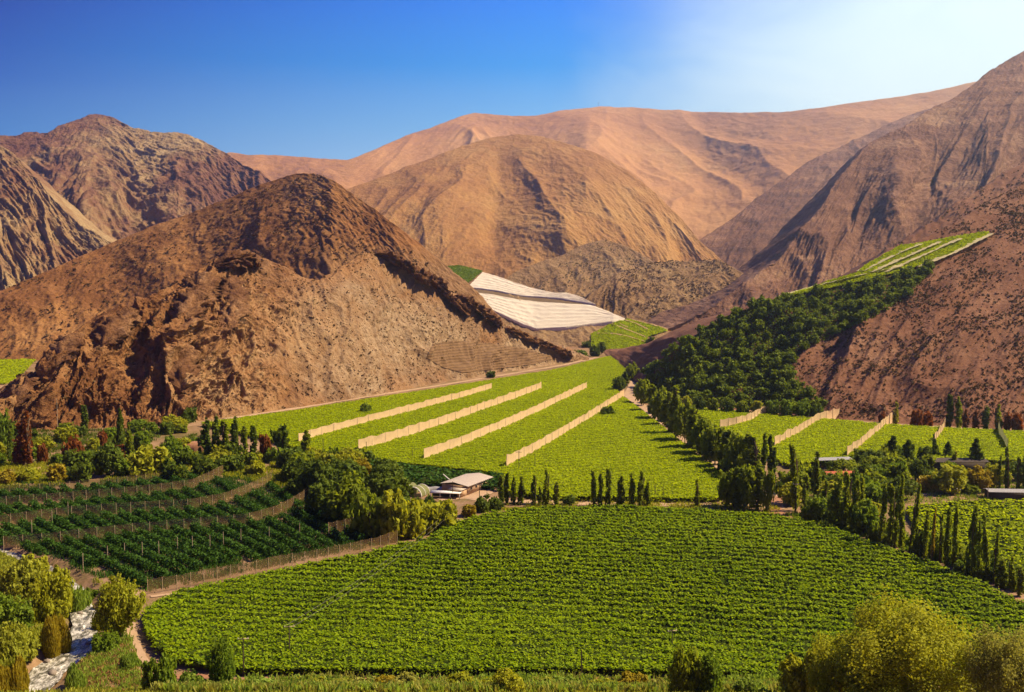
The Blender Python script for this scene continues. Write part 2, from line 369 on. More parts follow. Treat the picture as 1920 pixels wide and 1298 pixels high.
HILLS = {}
def hill(name, mat, base, based, rows, nu, nv, gul=(80, 10), rock=(40, 6, 4), fine=(8, 1.0), back=250, seed=0, topw=0.3, go=4, rockmask=None, smv=3, obj='hill'):
    """rows: top row first, each [(px,py,k)...]; base: [(px,py)]; based: depth function or None for the valley floor level"""
    px = np.linspace(base[0][0], base[-1][0], nu)
    bpy_ = smooth1(interp(px, base, 1), 2, 0)
    bp = at_z(px, bpy_, 0.0) if based is None else at_depth(px, bpy_, np.full(nu, float(based)))
    db, zb = bp[:, 1], bp[:, 2]
    L = []
    for r in rows:
        py = smooth1(interp(px, r, 1), 2, 0); k = smooth1(interp(px, r, 2), 8, 0)
        m, _ = slope_row(py)
        d = (db + k * (CAMH - zb)) / (1 - k * m)
        L.append(at_depth(px, py, d))
    L.append(bp)
    P = np.stack(L, 0)                                   # rows x nu x 3
    # back of the hill
    top = P[0]
    hgt = np.maximum(top[:, 2] - zb, 2)
    b1 = top + np.stack([0 * hgt, np.full(nu, back * .35), -hgt * .22], -1)
    b2 = top + np.stack([0 * hgt, np.full(nu, float(back)), -hgt * 1.02], -1)
    low = bp + np.array([0, -12, -8.0])
    P = np.concatenate([b2[None], b1[None], P, low[None]], 0)
    nr = len(P)
    nb = max(6, nv // 9)
    vv = np.concatenate([np.linspace(0, 2, nb, endpoint=False), np.linspace(2, nr - 2, nv - nb - 3, endpoint=False), np.linspace(nr - 2, nr - 1, 3)])
    i0 = np.clip(np.floor(vv).astype(int), 0, nr - 2); f = (vv - i0)[:, None, None]
    G = P[i0] * (1 - f) + P[i0 + 1] * f
    Gs = smooth1(G, smv, 0)
    G = Gs
    nvt = len(vv)
    wv = np.clip((vv - 2) / (nr - 4), 0, 1)               # 0 at the ridge, 1 at the foot
    dU = np.gradient(G, axis=1); dV = np.gradient(G, axis=0)
    Nn = np.cross(dV, dU); Nn /= np.linalg.norm(Nn, axis=2, keepdims=True) + 1e-9
    Nn *= np.where(Nn[..., 2:3] < 0, -1, 1)
    S = np.cumsum(np.linalg.norm(dU, axis=2), 1); S = S[nvt // 2][None].repeat(nvt, 0)
    T = np.cumsum(np.linalg.norm(dV, axis=2), 0); T = T - T[nb]
    S = S + seed * 371.3; T = T + seed * 91.7
    wt = topw + (1 - topw) * np.clip(wv / .3, 0, 1); wt = wt * np.clip((1.04 - wv) / .12, 0.15, 1)
    wt = wt[:, None]
    gl, ga = gul
    wx = fbm(S / (gl * 3), T / (gl * 3), 3) * .9
    D = (ridged(S / gl + wx, T / (gl * 3.2) + wx * .5, go, .5) - 0.9) * ga * wt
    rl, ra, ro = rock
    rk = ridged(S / rl + .5 * fbm(S / rl, T / rl, 2), T / (rl * 1.3) + 5, ro, .55) - .8
    rm = 1.0 if rockmask is None else rockmask(*project(G))
    D = D + rk * ra * rm * (0.35 + .65 * wt)
    fl, fa = fine
    D = D + fbm(S / fl, T / fl, 3, .6) * fa * (0.6 + 0.8 * np.asarray(rm) * np.ones_like(D)) * (.5 + .5 * wt)
    G = G + Nn * D[..., None]
    me = mesh_from(name, G.reshape(-1, 3), grid_faces(nu, nvt), mat, True)
    o = link(name, me, kind='structure')
    HILLS[name] = dict(V=G[nb:].reshape(-1, 3), N=Nn[nb:].reshape(-1, 3), pp=np.stack(project(G[nb:]), -1).reshape(-1, 2))
    HILLS[name]['nu'] = nu
    return o

def K(pts, k): return [(a, b, k) for a, b in pts]
def on_hill(names, px, py):
    """points of the hill's front surface seen at the pixels"""
    out = []
    for x, y in zip(np.atleast_1d(px), np.atleast_1d(py)):
        best = None
        for nme in names:
            h = HILLS[nme]; d2 = (h['pp'][:, 0] - x) ** 2 + (h['pp'][:, 1] - y) ** 2
            i = np.argpartition(d2, 4)[:4]
            wgt = 1 / (d2[i] + .3); p = (h['V'][i] * wgt[:, None]).sum(0) / wgt.sum()
            if best is None or d2[i].min() < best[0]: best = (d2[i].min(), p)
        out.append(best[1])
    return np.array(out)

# far ridge and far left mountain
hill('far_ridge', M['farridge'], [(370, 500), (1960, 500)], 3000,
     [[(370, 300, 2.3), (430, 282, 2.3), (470, 288, 2.3), (540, 291, 2.4), (600, 296, 2.5), (650, 298, 2.5), (660, 296, 2.5), (700, 280, 2.5), (760, 252, 2.5), (850, 222, 2.5), (870, 213, 2.5), (890, 209, 2.5), (950, 215, 2.5), (1005, 216, 2.5), (1060, 203, 2.5),
       (1120, 197, 2.5), (1200, 201, 2.5), (1300, 206, 2.5), (1400, 208, 2.4), (1480, 208, 2.3), (1550, 196, 2.2), (1650, 181, 2.1), (1740, 168, 2.0), (1790, 157, 1.95), (1840, 147, 1.9), (1960, 120, 1.7)],
      [(370, 380, 2.4), (520, 390, 2.6), (700, 380, 2.6), (850, 330, 2.3), (1000, 300, 2.7), (1100, 290, 2.2), (1200, 320, 2.9), (1320, 310, 2.9), (1450, 310, 2.4), (1600, 290, 2.1), (1960, 280, 1.8)]],
     680, 200, gul=(620, 34), go=2, rock=(260, 2.5, 4), fine=(60, 2.0), back=800, seed=1, topw=.22, obj='mountain')
hill('crag_mountain', M['farleft'], [(-300, 560), (760, 560)], 2000,
     [K([(-300, 255), (-80, 262), (0, 250), (30, 251), (60, 243), (90, 246), (110, 236), (140, 222), (165, 213), (182, 210), (200, 214), (215, 219), (250, 239), (300, 247), (350, 250), (380, 260), (400, 272), (430, 287), (470, 312), (520, 345), (580, 385), (660, 430), (760, 470)], 2.0),
      [(-300, 380, 2.0), (-80, 380, 2.0), (60, 370, 2.2), (150, 360, 1.7), (250, 380, 2.2), (330, 360, 1.8), (420, 390, 2.1), (760, 500, 2.0)]],
     660, 300, gul=(300, 25), go=3, rock=(110, 5.5, 5), fine=(24, 2.5), back=800, seed=2, topw=.25)
hill('crag_spur', M['farleft'], [(-300, 575), (340, 575)], 1500,
     [K([(-300, 160), (-120, 215), (-40, 245), (0, 268), (30, 292), (60, 320), (90, 360), (120, 395), (160, 428), (200, 450), (260, 485), (340, 540)], 1.6),
      [(-300, 360, 1.5), (-120, 400, 1.5), (0, 420, 1.3), (100, 470, 1.5), (200, 510, 1.7), (340, 560, 1.6)]],
     300, 260, gul=(150, 9), go=3, rock=(70, 6, 5), fine=(14, 1.5), back=500, seed=3)
# ridges on the right
hill('hazy_ridge', M['rmount'], [(1270, 560), (1800, 560)], 2300,
     [K([(1270, 500), (1290, 470), (1310, 450), (1350, 424), (1400, 387), (1450, 346), (1500, 311), (1560, 278), (1620, 252), (1700, 215), (1800, 180)], 2.0)],
     300, 220, gul=(320, 16), go=2, rock=(110, 2.4, 4), fine=(25, 2), back=600, seed=4)
hill('layered_mountain', M['rmount'], [(1215, 622), (2260, 640)], 1300,
     [[(1215, 622, 1.6), (1250, 612, 1.6), (1340, 570, 1.6), (1400, 530, 1.6), (1460, 480, 1.6), (1500, 432, 1.6), (1540, 390, 1.6), (1560, 350, 1.6), (1590, 315, 1.6), (1618, 277, 1.6), (1640, 262, 1.6), (1690, 240, 1.6), (1740, 206, 1.6), (1790, 180, 1.6), (1825, 157, 1.6), (1850, 134, 1.6), (1880, 117, 1.6), (1920, 96, 1.6), (1990, 65, 1.6), (2260, 0, 1.6)],
      [(1215, 621, 1.6), (1340, 588, 1.6), (1450, 530, 1.65), (1540, 460, 1.5), (1600, 420, 1.75), (1680, 370, 1.3), (1750, 340, 1.75), (1850, 260, 1.35), (1990, 220, 1.5), (2260, 170, 1.5)],
      [(1215, 620, 1.6), (1340, 600, 1.5), (1450, 570, 1.3), (1520, 540, 1.75), (1600, 520, 1.3), (1680, 500, 1.7), (1780, 470, 1.3), (1990, 440, 1.5), (2260, 420, 1.5)]],
     640, 340, gul=(300, 20), go=2, rock=(60, 2.6, 5), fine=(12, 1.4), back=800, seed=5)
hill('dark_spur', M['right'], [(1380, 640), (2260, 650)], 1020,
     [K([(1380, 636), (1440, 605), (1500, 565), (1600, 515), (1660, 470), (1700, 446), (1760, 405), (1800, 372), (1850, 342), (1920, 300), (1990, 262), (2260, 170)], 1.5)],
     300, 160, gul=(80, 8), rock=(40, 3, 4), fine=(9, .9), back=300, seed=6)
# dome mountain in the middle
hill('dome_mountain', M['mount'], [(520, 545), (1380, 545)], 2200,
     [K([(520, 400), (600, 368), (660, 350), (760, 312), (830, 285), (880, 266), (930, 253), (970, 249), (1010, 253), (1050, 262), (1120, 285), (1180, 320), (1230, 362), (1280, 412), (1310, 449), (1380, 510)], 1.7),
      [(520, 440, 1.7), (700, 400, 1.5), (820, 360, 1.35), (900, 350, 1.6), (935, 350, 1.75), (1000, 340, 1.6), (1100, 350, 1.3), (1200, 400, 1.5), (1300, 470, 1.7), (1380, 520, 1.7)],
      [(520, 480, 1.7), (700, 460, 1.5), (830, 440, 1.2), (900, 450, 1.7), (925, 450, 1.95), (960, 440, 1.7), (1060, 430, 1.1), (1180, 450, 1.2), (1280, 490, 1.6), (1380, 530, 1.7)]],
     560, 280, gul=(300, 14), go=2, rock=(120, 2.2, 4), fine=(22, 1.2), back=600, seed=7, topw=.15)
hill('pale_hill', M['pale'], [(915, 592), (1360, 592)], 1800,
     [K([(915, 545), (965, 508), (1000, 494), (1050, 476), (1090, 458), (1130, 448), (1175, 458), (1215, 483), (1250, 508), (1300, 540), (1360, 580)], 1.6)],
     300, 130, gul=(110, 7), rock=(60, 1.6, 4), fine=(10, .6), back=250, seed=8)
hill('shrubby_hill', M['pale'], [(1070, 608), (1470, 608)], 1500,
     [K([(1070, 590), (1105, 549), (1160, 512), (1215, 492), (1260, 486), (1300, 487), (1350, 487), (1400, 515), (1470, 575)], 1.5)],
     300, 130, gul=(100, 8), rock=(50, 1.8, 4), fine=(9, .6), back=250, seed=9)
# slope that carries the white nets
hill('net_slope', M['pale'], [(770, 640), (1000, 646), (1150, 657), (1280, 657)], None,
     [K([(770, 512), (820, 502), (860, 497), (905, 508), (960, 530), (1010, 543), (1060, 553), (1115, 570), (1170, 598), (1225, 612), (1280, 624)], 5.0)],
     260, 90, gul=(120, 2), rock=(60, 1.0, 3), fine=(9, .4), back=120, seed=10)
# cone hill and the rocky hill before it
hill('cone_hill', M['cone'], [(-260, 676), (-80, 676), (200, 676), (350, 681), (450, 688), (540, 697), (620, 706), (740, 708), (900, 694), (1010, 676)], None,
     [K([(-260, 620), (-80, 580), (0, 545), (90, 505), (150, 478), (200, 456), (255, 435), (300, 416), (350, 400), (400, 380), (440, 366), (470, 351), (520, 331), (555, 322), (590, 322), (620, 333), (640, 345), (700, 388), (760, 435), (830, 490), (880, 530), (920, 575), (980, 648), (1010, 672)], 1.5),
      [(-260, 640, 1.5), (-80, 600, 1.5), (100, 560, 1.46), (200, 530, 1.55), (300, 500, 1.45), (400, 470, 1.5), (500, 440, 1.46), (560, 425, 1.46), (620, 420, 1.47), (700, 450, 1.5), (800, 520, 1.5), (900, 610, 1.5), (1010, 674, 1.5)]],
     620, 260, gul=(130, 4), go=2, rock=(40, 1.2, 4), fine=(7, .5), back=350, seed=11)
def rmask(px, py):
    left = np.clip((560 - px) / 160, 0, 1)
    crest = np.clip(1 - np.abs(py - (470 + (px - 690) * .5)) / 26, 0, 1) * (px > 640) * (px < 1060)
    return np.clip(.12 + left * 1.1 + crest * .8, 0, 1.45)
hill('rocky_hill', M['near'], [(-60, 800), (100, 806), (270, 800), (350, 790), (480, 775), (600, 758), (720, 738), (830, 718), (930, 700), (1060, 680), (1105, 675)], None,
     [K([(-60, 770), (0, 738), (60, 692), (95, 664), (130, 630), (165, 604), (200, 588), (250, 566), (300, 541), (340, 524), (380, 501), (410, 486), (440, 476), (475, 474), (510, 486), (545, 502), (570, 520), (600, 524), (640, 500), (680, 472), (720, 474), (760, 494), (800, 522), (870, 560), (910, 588), (950, 612), (1000, 632), (1040, 649), (1105, 672)], 1.15),
      [(-60, 785, 1.1), (60, 740, 1.1), (180, 680, 1.05), (260, 650, 1.35), (330, 620, .6), (420, 590, .85), (480, 580, 1.15), (560, 560, 1.0), (640, 560, .95), (720, 575, 1.2), (800, 600, 1.15), (900, 635, 1.15), (1000, 660, 1.15), (1105, 674, 1.15)],
      [(-60, 792, 1.1), (100, 780, 1.0), (200, 750, 1.25), (280, 725, 1.25), (340, 700, .5), (420, 690, 1.0), (520, 690, 1.05), (640, 680, 1.0), (740, 680, 1.3), (830, 680, 1.5), (930, 680, 1.3), (1105, 675, 1.2)]],
     820, 330, gul=(44, 4.0), rock=(30, 6.0, 5), fine=(4.0, .3), back=160, seed=12, rockmask=rmask)
hill('right_slope', M['right'], [(1195, 722), (1290, 760), (1400, 772), (1500, 781), (1700, 795), (1990, 807), (2260, 812)], None,
     [K([(1195, 718), (1215, 702), (1240, 675), (1285, 638), (1330, 608), (1370, 588), (1420, 570), (1470, 555), (1540, 536), (1610, 510), (1640, 487), (1690, 460), (1740, 440), (1790, 412), (1850, 375), (1920, 338), (1990, 300), (2260, 190)], 1.8),
      [(1195, 720, 1.8), (1300, 680, 1.75), (1400, 650, 1.8), (1480, 650, 1.9), (1540, 650, 2.0), (1620, 610, 1.65), (1700, 590, 1.7), (1800, 580, 1.75), (1990, 560, 1.7), (2260, 540, 1.7)],
      [(1195, 721, 1.8), (1300, 720, 1.8), (1400, 715, 1.8), (1500, 720, 2.1), (1600, 715, 1.8), (1700, 725, 2.0), (1800, 715, 1.7), (1900, 735, 1.9), (1990, 730, 1.8), (2260, 730, 1.8)]],
     640, 280, gul=(95, 5.5), go=2, rock=(26, .8, 4), fine=(4.5, .22), back=350, seed=13)

# ------------------------------------------------------------------ valley floor
def axis(fine_lo, fine_hi, step, lo, hi, g=1.25):
    a = list(np.arange(fine_lo, fine_hi + step / 2, step)); s = step
    while a[-1] < hi: s *= g; a.append(a[-1] + s)
    s = step
    while a[0] > lo: s *= g; a.insert(0, a[0] - s)
    return np.array(a)
gx = axis(-330, 330, 2.5, -3700, 3700); gy = axis(100, 420, 2.0, -150, 5600, 1.12)
X, Y = np.meshgrid(gx, gy)
Z = ground_z(X, Y) + fbm(X / 14, Y / 14, 3) * .16 * (Y > 120) - .1
Z = np.where(Y < 140, Z - 1.0, Z)
m, t, o = new_mat('dry_ground')
co = objco(t)
n1 = noise(t, co, .03, 5, .6, .4); n2 = noise(t, co, .5, 5, .7); n3 = noise(t, co, .011, 3, .5)
a = N(t, 'ShaderNodeMath', operation='MULTIPLY_ADD'); t.links.new(n2, a.inputs[0]); a.inputs[1].default_value = .55; t.links.new(n1, a.inputs[2])
col = ramp(t, a.outputs[0], [(.45, (.09, .075, .02)), (.62, (.15, .115, .04)), (.78, (.24, .15, .08)), (.95, (.33, .215, .125))])
d = N(t, 'ShaderNodeBsdfPrincipled'); d.inputs['Roughness'].default_value = .95; d.inputs['Specular IOR Level'].default_value = .1
t.links.new(col, d.inputs['Base Color'])
bp = t.nodes.new('ShaderNodeBump'); bp.inputs['Strength'].default_value = .6; bp.inputs['Distance'].default_value = .3
t.links.new(n2, bp.inputs['Height']); t.links.new(bp.outputs[0], d.inputs['Normal']); t.links.new(d.outputs[0], o.inputs[0])
M['ground'] = m
link('ground', mesh_from('ground', np.stack([X, Y, Z], -1).reshape(-1, 3), grid_faces(len(gx), len(gy)), m, True), kind='structure')
# ------------------------------------------------------------------ foliage and object materials
M['vine_far'] = leaf_mat('far_vine_leaf', (.19, .265, .002), (.40, .475, .004), .5, (1.5, 1.45, .5), 0, .02)
M['vine_main'] = leaf_mat('vine_leaf', (.10, .19, .003), (.31, .41, .006), .42, (1.7, 1.6, .5), 0, .03)
M['row'] = leaf_mat('orchard_row_leaf', (.020, .065, .007), (.075, .155, .018), .25, (1.5, 1.5, .6), .15, .05)
M['orchard'] = leaf_mat('dark_orchard_leaf', (.065, .115, .008), (.21, .27, .016), .25, (1.6, 1.5, .5), .35, .02)
M['poplar'] = leaf_mat('poplar_leaf', (.10, .15, .010), (.28, .33, .025), .5, (1.6, 1.5, .6), .35, .05)
M['green'] = leaf_mat('bright_green_leaf', (.08, .15, .012), (.23, .31, .025), .4, (1.6, 1.5, .6), .3, .05)
M['dark'] = leaf_mat('dark_green_leaf', (.05, .092, .010), (.155, .205, .02), .3, (1.6, 1.5, .6), .3, .05)
M['olive'] = leaf_mat('olive_leaf', (.19, .22, .012), (.44, .46, .03), .4, (1.5, 1.35, .6), .3, .05)
M['yellow'] = leaf_mat('yellowing_leaf', (.22, .19, .012), (.44, .36, .03), .4, (1.4, 1.2, .5), .25, .05)
M['rust'] = leaf_mat('rusty_leaf', (.15, .055, .014), (.30, .12, .03), .35, (1.4, 1.0, .6), .25, .05)
M['pinkgreen'] = leaf_mat('pale_dry_leaf', (.20, .21, .035), (.42, .42, .08), .4, (1.3, 1.2, .7), .2, .05)
M['reed'] = leaf_mat('reed_blade', (.20, .235, .02), (.42, .44, .05), .4, (1.4, 1.3, .6), .25, .06)
M['reedgreen'] = leaf_mat('green_reed_blade', (.13, .20, .025), (.33, .43, .06), .4, (1.4, 1.4, .6), .25, .06)
M['thatch'] = leaf_mat('fallen_reed', (.22, .11, .04), (.48, .28, .12), .15, (1.2, 1.0, .7), .2, .1)
M['scrub'] = leaf_mat('dry_scrub', (.075, .045, .018), (.16, .10, .045), .15, (1.2, 1.1, .8), 0, .03)
M['scrub_pale'] = leaf_mat('pale_scrub', (.09, .07, .03), (.20, .16, .08), .15, (1.2, 1.1, .8), 0, .03)
M['under'] = plain('shaded_soil_and_stems', (.035, .05, .008), .95, .5, .8, spec=0)  # dark tone holds the shade under the vine leaves
M['underfar'] = plain('vine_stems', (.13, .16, .008), .95, .35, .4, spec=0)
M['bark'] = plain('bark', (.10, .065, .04), .9, .4, 2.0, bump=.3)
M['palebark'] = plain('pale_bark', (.22, .16, .10), .9, .35, 2.0, bump=.3)
M['net_tan'] = cloth_mat('tan_windbreak_mesh', (.85, .62, .34), .3)
M['net_pale'] = cloth_mat('pale_yellow_mesh', (.80, .72, .40), .4)
M['net_brown'] = cloth_mat('brown_windbreak_mesh', (.42, .27, .12), .5, .42)
M['net_green'] = cloth_mat('greenish_windbreak_mesh', (.30, .32, .14), .45)
M['post'] = plain('weathered_post', (.42, .33, .21), .85, .3, 3.0)
M['darkpost'] = plain('dark_timber', (.075, .055, .035), .85, .35, 3.0)
M['cable'] = plain('cable', (.22, .20, .17), .5, .1)
M['dirt'] = plain('dirt_track', (.40, .27, .16), .95, .3, .35, bump=.3)
M['reddirt'] = plain('red_dirt', (.30, .145, .075), .95, .35, .5, bump=.3)
M['rooft'] = plain('pale_corrugated_roof', (.46, .385, .285), .5, .15, 1.2)
M['wall'] = plain('ochre_render', (.46, .30, .17), .9, .15, .8)
M['white'] = plain('white_paint', (.75, .72, .64), .6, .1, .8)
M['greyroof'] = plain('grey_metal_roof', (.31, .30, .28), .5, .15, .6)
M['redroof'] = plain('red_tile_roof', (.42, .10, .04), .8, .25, 1.5)
M['darkwood'] = plain('dark_boarding', (.06, .045, .035), .9, .3, 1.0)
M['opening'] = plain('painted_dark_interior', (.02, .018, .015), .9, .2)  # flat panels coloured near-black for the unlit inside
M['stone'] = plain('river_stone', (.24, .20, .16), .9, .3, 1.2, bump=.4)

# ------------------------------------------------------------------ vineyard canopies
def canopy(name, poly_px, h, step, dens, size, mat, under, rowfn=None, amp=.5, bump=(3.0, .3), tufth=.35, label=None, zpx=None):
    poly = at_z([p[0] for p in poly_px], [p[1] for p in poly_px], h if zpx is None else zpx)[:, :2]
    lo, hi = poly.min(0), poly.max(0)
    xs = np.arange(lo[0], hi[0] + step, step); ys = np.arange(lo[1], hi[1] + step, step)
    Xg, Yg = np.meshgrid(xs, ys)
    def zf(x, y):
        z = h + fbm(x / bump[0], y / bump[0], 3) * bump[1] + fbm(x / 22, y / 22, 2) * .25
        if rowfn is not None: z = z + rowfn(x, y) * amp
        return z
    Zg = zf(Xg, Yg) - tufth * .8
    nu = len(xs); Fq = grid_faces(nu, len(ys))
    cx = Xg.ravel()[Fq].mean(1); cy = Yg.ravel()[Fq].mean(1)
    keep = in_poly(cx + fbm(cx / 4, cy / 4, 2) * step, cy + fbm(cx / 4 + 9, cy / 4, 2) * step, poly)
    Fq = Fq[keep]
    used = np.unique(Fq); remap = np.zeros(Xg.size, int); remap[used] = np.arange(len(used))
    V0 = np.stack([Xg.ravel(), Yg.ravel(), Zg.ravel()], -1)[used]; F0 = remap[Fq]
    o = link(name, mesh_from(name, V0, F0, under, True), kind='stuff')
    A = (hi - lo).prod(); n = int(A * dens)
    px = rng.uniform(lo[0], hi[0], n); py = rng.uniform(lo[1], hi[1], n)
    k = in_poly(px, py, poly)
    if rowfn is not None:
        k &= rng.random(n) < .35 + .65 * np.clip(rowfn(px, py) * .5 + .5, 0, 1)
    # sparse patches
    k &= rng.random(n) < np.clip(.95 + fbm(px / 9, py / 9, 3) * .5, .25, 1)
    px, py = px[k], py[k]
    C = np.stack([px, py, zf(px, py) + rng.normal(0, tufth * .5, len(px))], -1)
    # leaves hanging down along the edge of the canopy
    E = []
    for a, b in zip(poly, np.roll(poly, -1, 0)):
        L = np.linalg.norm(b - a); ne = int(L * dens * 1.6)
        tt = rng.random(ne)[:, None]; q = a + (b - a) * tt + rng.normal(0, .35, (ne, 2))
        E.append(np.concatenate([q, rng.uniform(.5, h + .2, (ne, 1))], 1))
    C = np.concatenate([C] + E)
    V, Q, T = leaf_quads(C, size, up=1.4, aspect=1.4)
    me = mesh_from('vine_leaves', V, Q, mat, False, T)
    lo_ = link('leaves', me, parent=o, kind='stuff')
    return o

def main_rows(x, y):
    r = y + .10 * x + .0009 * np.clip(x, 0, None) ** 2 + fbm(x / 25, y / 25, 2) * 1.2
    s = np.sin(r * 2 * np.pi / 3.9)
    mask = np.clip(.55 + (y - 225) / 60 + x / 220 + fbm(x / 40, y / 40, 2) * .35, .15, 1)
    return s * mask
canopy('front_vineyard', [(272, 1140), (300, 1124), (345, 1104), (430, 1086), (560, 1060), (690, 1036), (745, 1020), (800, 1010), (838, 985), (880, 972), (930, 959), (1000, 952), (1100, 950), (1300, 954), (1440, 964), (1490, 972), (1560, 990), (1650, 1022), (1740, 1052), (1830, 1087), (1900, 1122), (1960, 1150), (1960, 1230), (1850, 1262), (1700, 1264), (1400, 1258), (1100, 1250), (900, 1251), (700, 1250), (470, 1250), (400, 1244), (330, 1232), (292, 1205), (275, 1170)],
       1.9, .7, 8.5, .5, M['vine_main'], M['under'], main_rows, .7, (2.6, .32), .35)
def mid_rows(x, y):
    r = x * .42 - y * .9 + fbm(x / 20, y / 20, 2) * 1.5
    return np.sin(r * 2 * np.pi / 5.0)
canopy('sunlit_vineyard', [(378, 792), (470, 780), (560, 768), (700, 746), (830, 726), (920, 712), (1050, 691), (1130, 670), (1210, 657), (1252, 655), (1262, 660), (1222, 688), (1180, 706), (1150, 722), (1165, 742), (1200, 766), (1250, 806), (1300, 846), (1335, 872), (1362, 905), (1350, 933), (1200, 931), (1050, 929), (960, 922), (945, 885), (850, 876), (760, 866), (690, 858), (610, 846), (560, 838), (500, 820), (430, 803)],
       2.0, 1.6, 4.8, .6, M['vine_far'], M['underfar'], mid_rows, .14, (4.0, .2), .26)
canopy('terrace_vineyard', [(1285, 762), (1420, 773), (1560, 786), (1680, 796), (1800, 803), (1980, 810), (2180, 818), (2180, 868), (1850, 862), (1700, 862), (1600, 862), (1480, 870), (1440, 852), (1370, 812)],
       2.0, 1.5, 4.8, .6, M['vine_far'], M['underfar'], mid_rows, .14, (4.0, .2), .26)
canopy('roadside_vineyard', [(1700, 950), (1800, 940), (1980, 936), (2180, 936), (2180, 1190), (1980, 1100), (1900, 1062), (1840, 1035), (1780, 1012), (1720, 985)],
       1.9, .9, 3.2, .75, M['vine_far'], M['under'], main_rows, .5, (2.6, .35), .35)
canopy('distant_meadow', [(-60, 674), (66, 672), (40, 700), (10, 718), (-60, 722)], 1.0, 3, .5, 1.6, M['vine_far'], M['underfar'], None)
def dk(x, y): return np.sin((y + .3 * x) * 2 * np.pi / 4.2)
canopy('dark_green_orchard_block', [(690, 862), (760, 871), (850, 882), (942, 890), (935, 912), (880, 905), (830, 905), (760, 905), (700, 900)], 2.0, 1.0, 2.5, .95, M['row'], M['under'], dk, .6)  # rows of dark green bushes

# ------------------------------------------------------------------ fields and things on the slopes
def hill_cells(name, poly):
    h = HILLS[name]; nu = h['nu']; nv = len(h['V']) // nu
    Fq = grid_faces(nu, nv); pc = h['pp'][Fq].mean(1)
    k = in_poly(pc[:, 0], pc[:, 1], np.asarray(poly, float))
    return h, Fq[k]
def hill_scatter(name, poly, n):
    h, Fq = hill_cells(name, poly)
    V = h['V'][Fq]; a = np.linalg.norm(np.cross(V[:, 2] - V[:, 0], V[:, 3] - V[:, 1]), axis=1)
    i = rng.choice(len(Fq), n, p=a / a.sum()); s, t_ = rng.random((2, n, 1))
    P = V[i]
    return P[:, 0] * (1 - s) * (1 - t_) + P[:, 1] * s * (1 - t_) + P[:, 2] * s * t_ + P[:, 3] * (1 - s) * t_
def hill_canopy(name, hl, poly, lift, n, size, mat, under):
    h, Fq = hill_cells(hl, poly)
    used = np.unique(Fq); remap = np.zeros(len(h['V']), int); remap[used] = np.arange(len(used))
    V = h['V'][used] + np.array([0, 0, lift])
    o = link(name, mesh_from(name, V, remap[Fq], under, True), kind='stuff')
    C = hill_scatter(hl, poly, n) + np.array([0, 0, lift + .3])
    Vq, Q, T = leaf_quads(C, size, up=.6, aspect=1.3)
    link('leaves', mesh_from('slope_leaves', Vq, Q, mat, False, T), parent=o, kind='stuff')
hill_canopy('hilltop_vineyard', 'net_slope', [(800, 508), (826, 500), (860, 498), (906, 509), (872, 537), (850, 530)], 1.5, 5000, 1.9, M['green'], M['underfar'])
hill_canopy('valley_head_vineyard', 'net_slope', [(1108, 630), (1150, 608), (1180, 600), (1215, 608), (1252, 622), (1214, 634), (1212, 660), (1140, 666), (1108, 656)], 1.5, 11000, 1.6, M['vine_far'], M['underfar'])
STRIPS = [(1462, 559), (1530, 538), (1606, 516), (1625, 500), (1690, 464), (1725, 460), (1790, 448), (1852, 439), (1856, 446), (1800, 472), (1742, 498), (1690, 512), (1620, 531), (1550, 546), (1500, 556)]
hill_canopy('hillside_vineyard', 'right_slope', STRIPS, 1.5, 16000, 1.0, M['vine_far'], M['underfar'])
# scrub and stones on the bare slopes
def scrub(name, hl, poly, n, size, mat, per=5):
    P = hill_scatter(hl, poly, int(n * 1.7)); P = P[rng.random(len(P)) < np.clip(.5 + 1.1 * fbm(P[:, 0] / 34, P[:, 1] / 34 + P[:, 2] / 50, 3), .08, 1)][:n]; n = len(P); s = size * (.5 + rng.random(n) ** 2 * 1.3)
    C = np.repeat(P, per, 0) + rng.normal(0, 1, (n * per, 3)) * np.repeat(s, per)[:, None] * np.array([.35, .35, .22])
    C[:, 2] += np.repeat(s, per) * .3
    V, Q, T = leaf_quads(C, np.repeat(s, per) * .8, up=.2, aspect=1.2)
    link(name, mesh_from(name, V, Q, mat, False, np.repeat(rng.random(n), per * 4) * .7 + T * .3), kind='stuff')
scrub('slope_scrub', 'right_slope', [(1195, 720), (1740, 440), (1990, 300), (1990, 805), (1500, 780)], 12000, .85, M['scrub'])
scrub('hill_scrub', 'rocky_hill', [(-40, 800), (0, 730), (440, 470), (700, 465), (1100, 670), (480, 775)], 4500, .75, M['scrub'])
scrub('cone_scrub', 'cone_hill', [(-40, 670), (0, 540), (590, 320), (1000, 660)], 3500, 1.4, M['scrub'])
scrub('pale_hill_scrub', 'pale_hill', [(915, 592), (1130, 440), (1360, 592)], 2500, 1.5, M['scrub_pale'])
scrub('shrubby_hill_scrub', 'shrubby_hill', [(1070, 608), (1200, 480), (1350, 480), (1470, 608)], 3500, 1.4, M['scrub'])
scrub('spur_scrub', 'dark_spur', [(1380, 640), (1700, 440), (1990, 260), (1990, 640)], 3500, 1.6, M['scrub'])
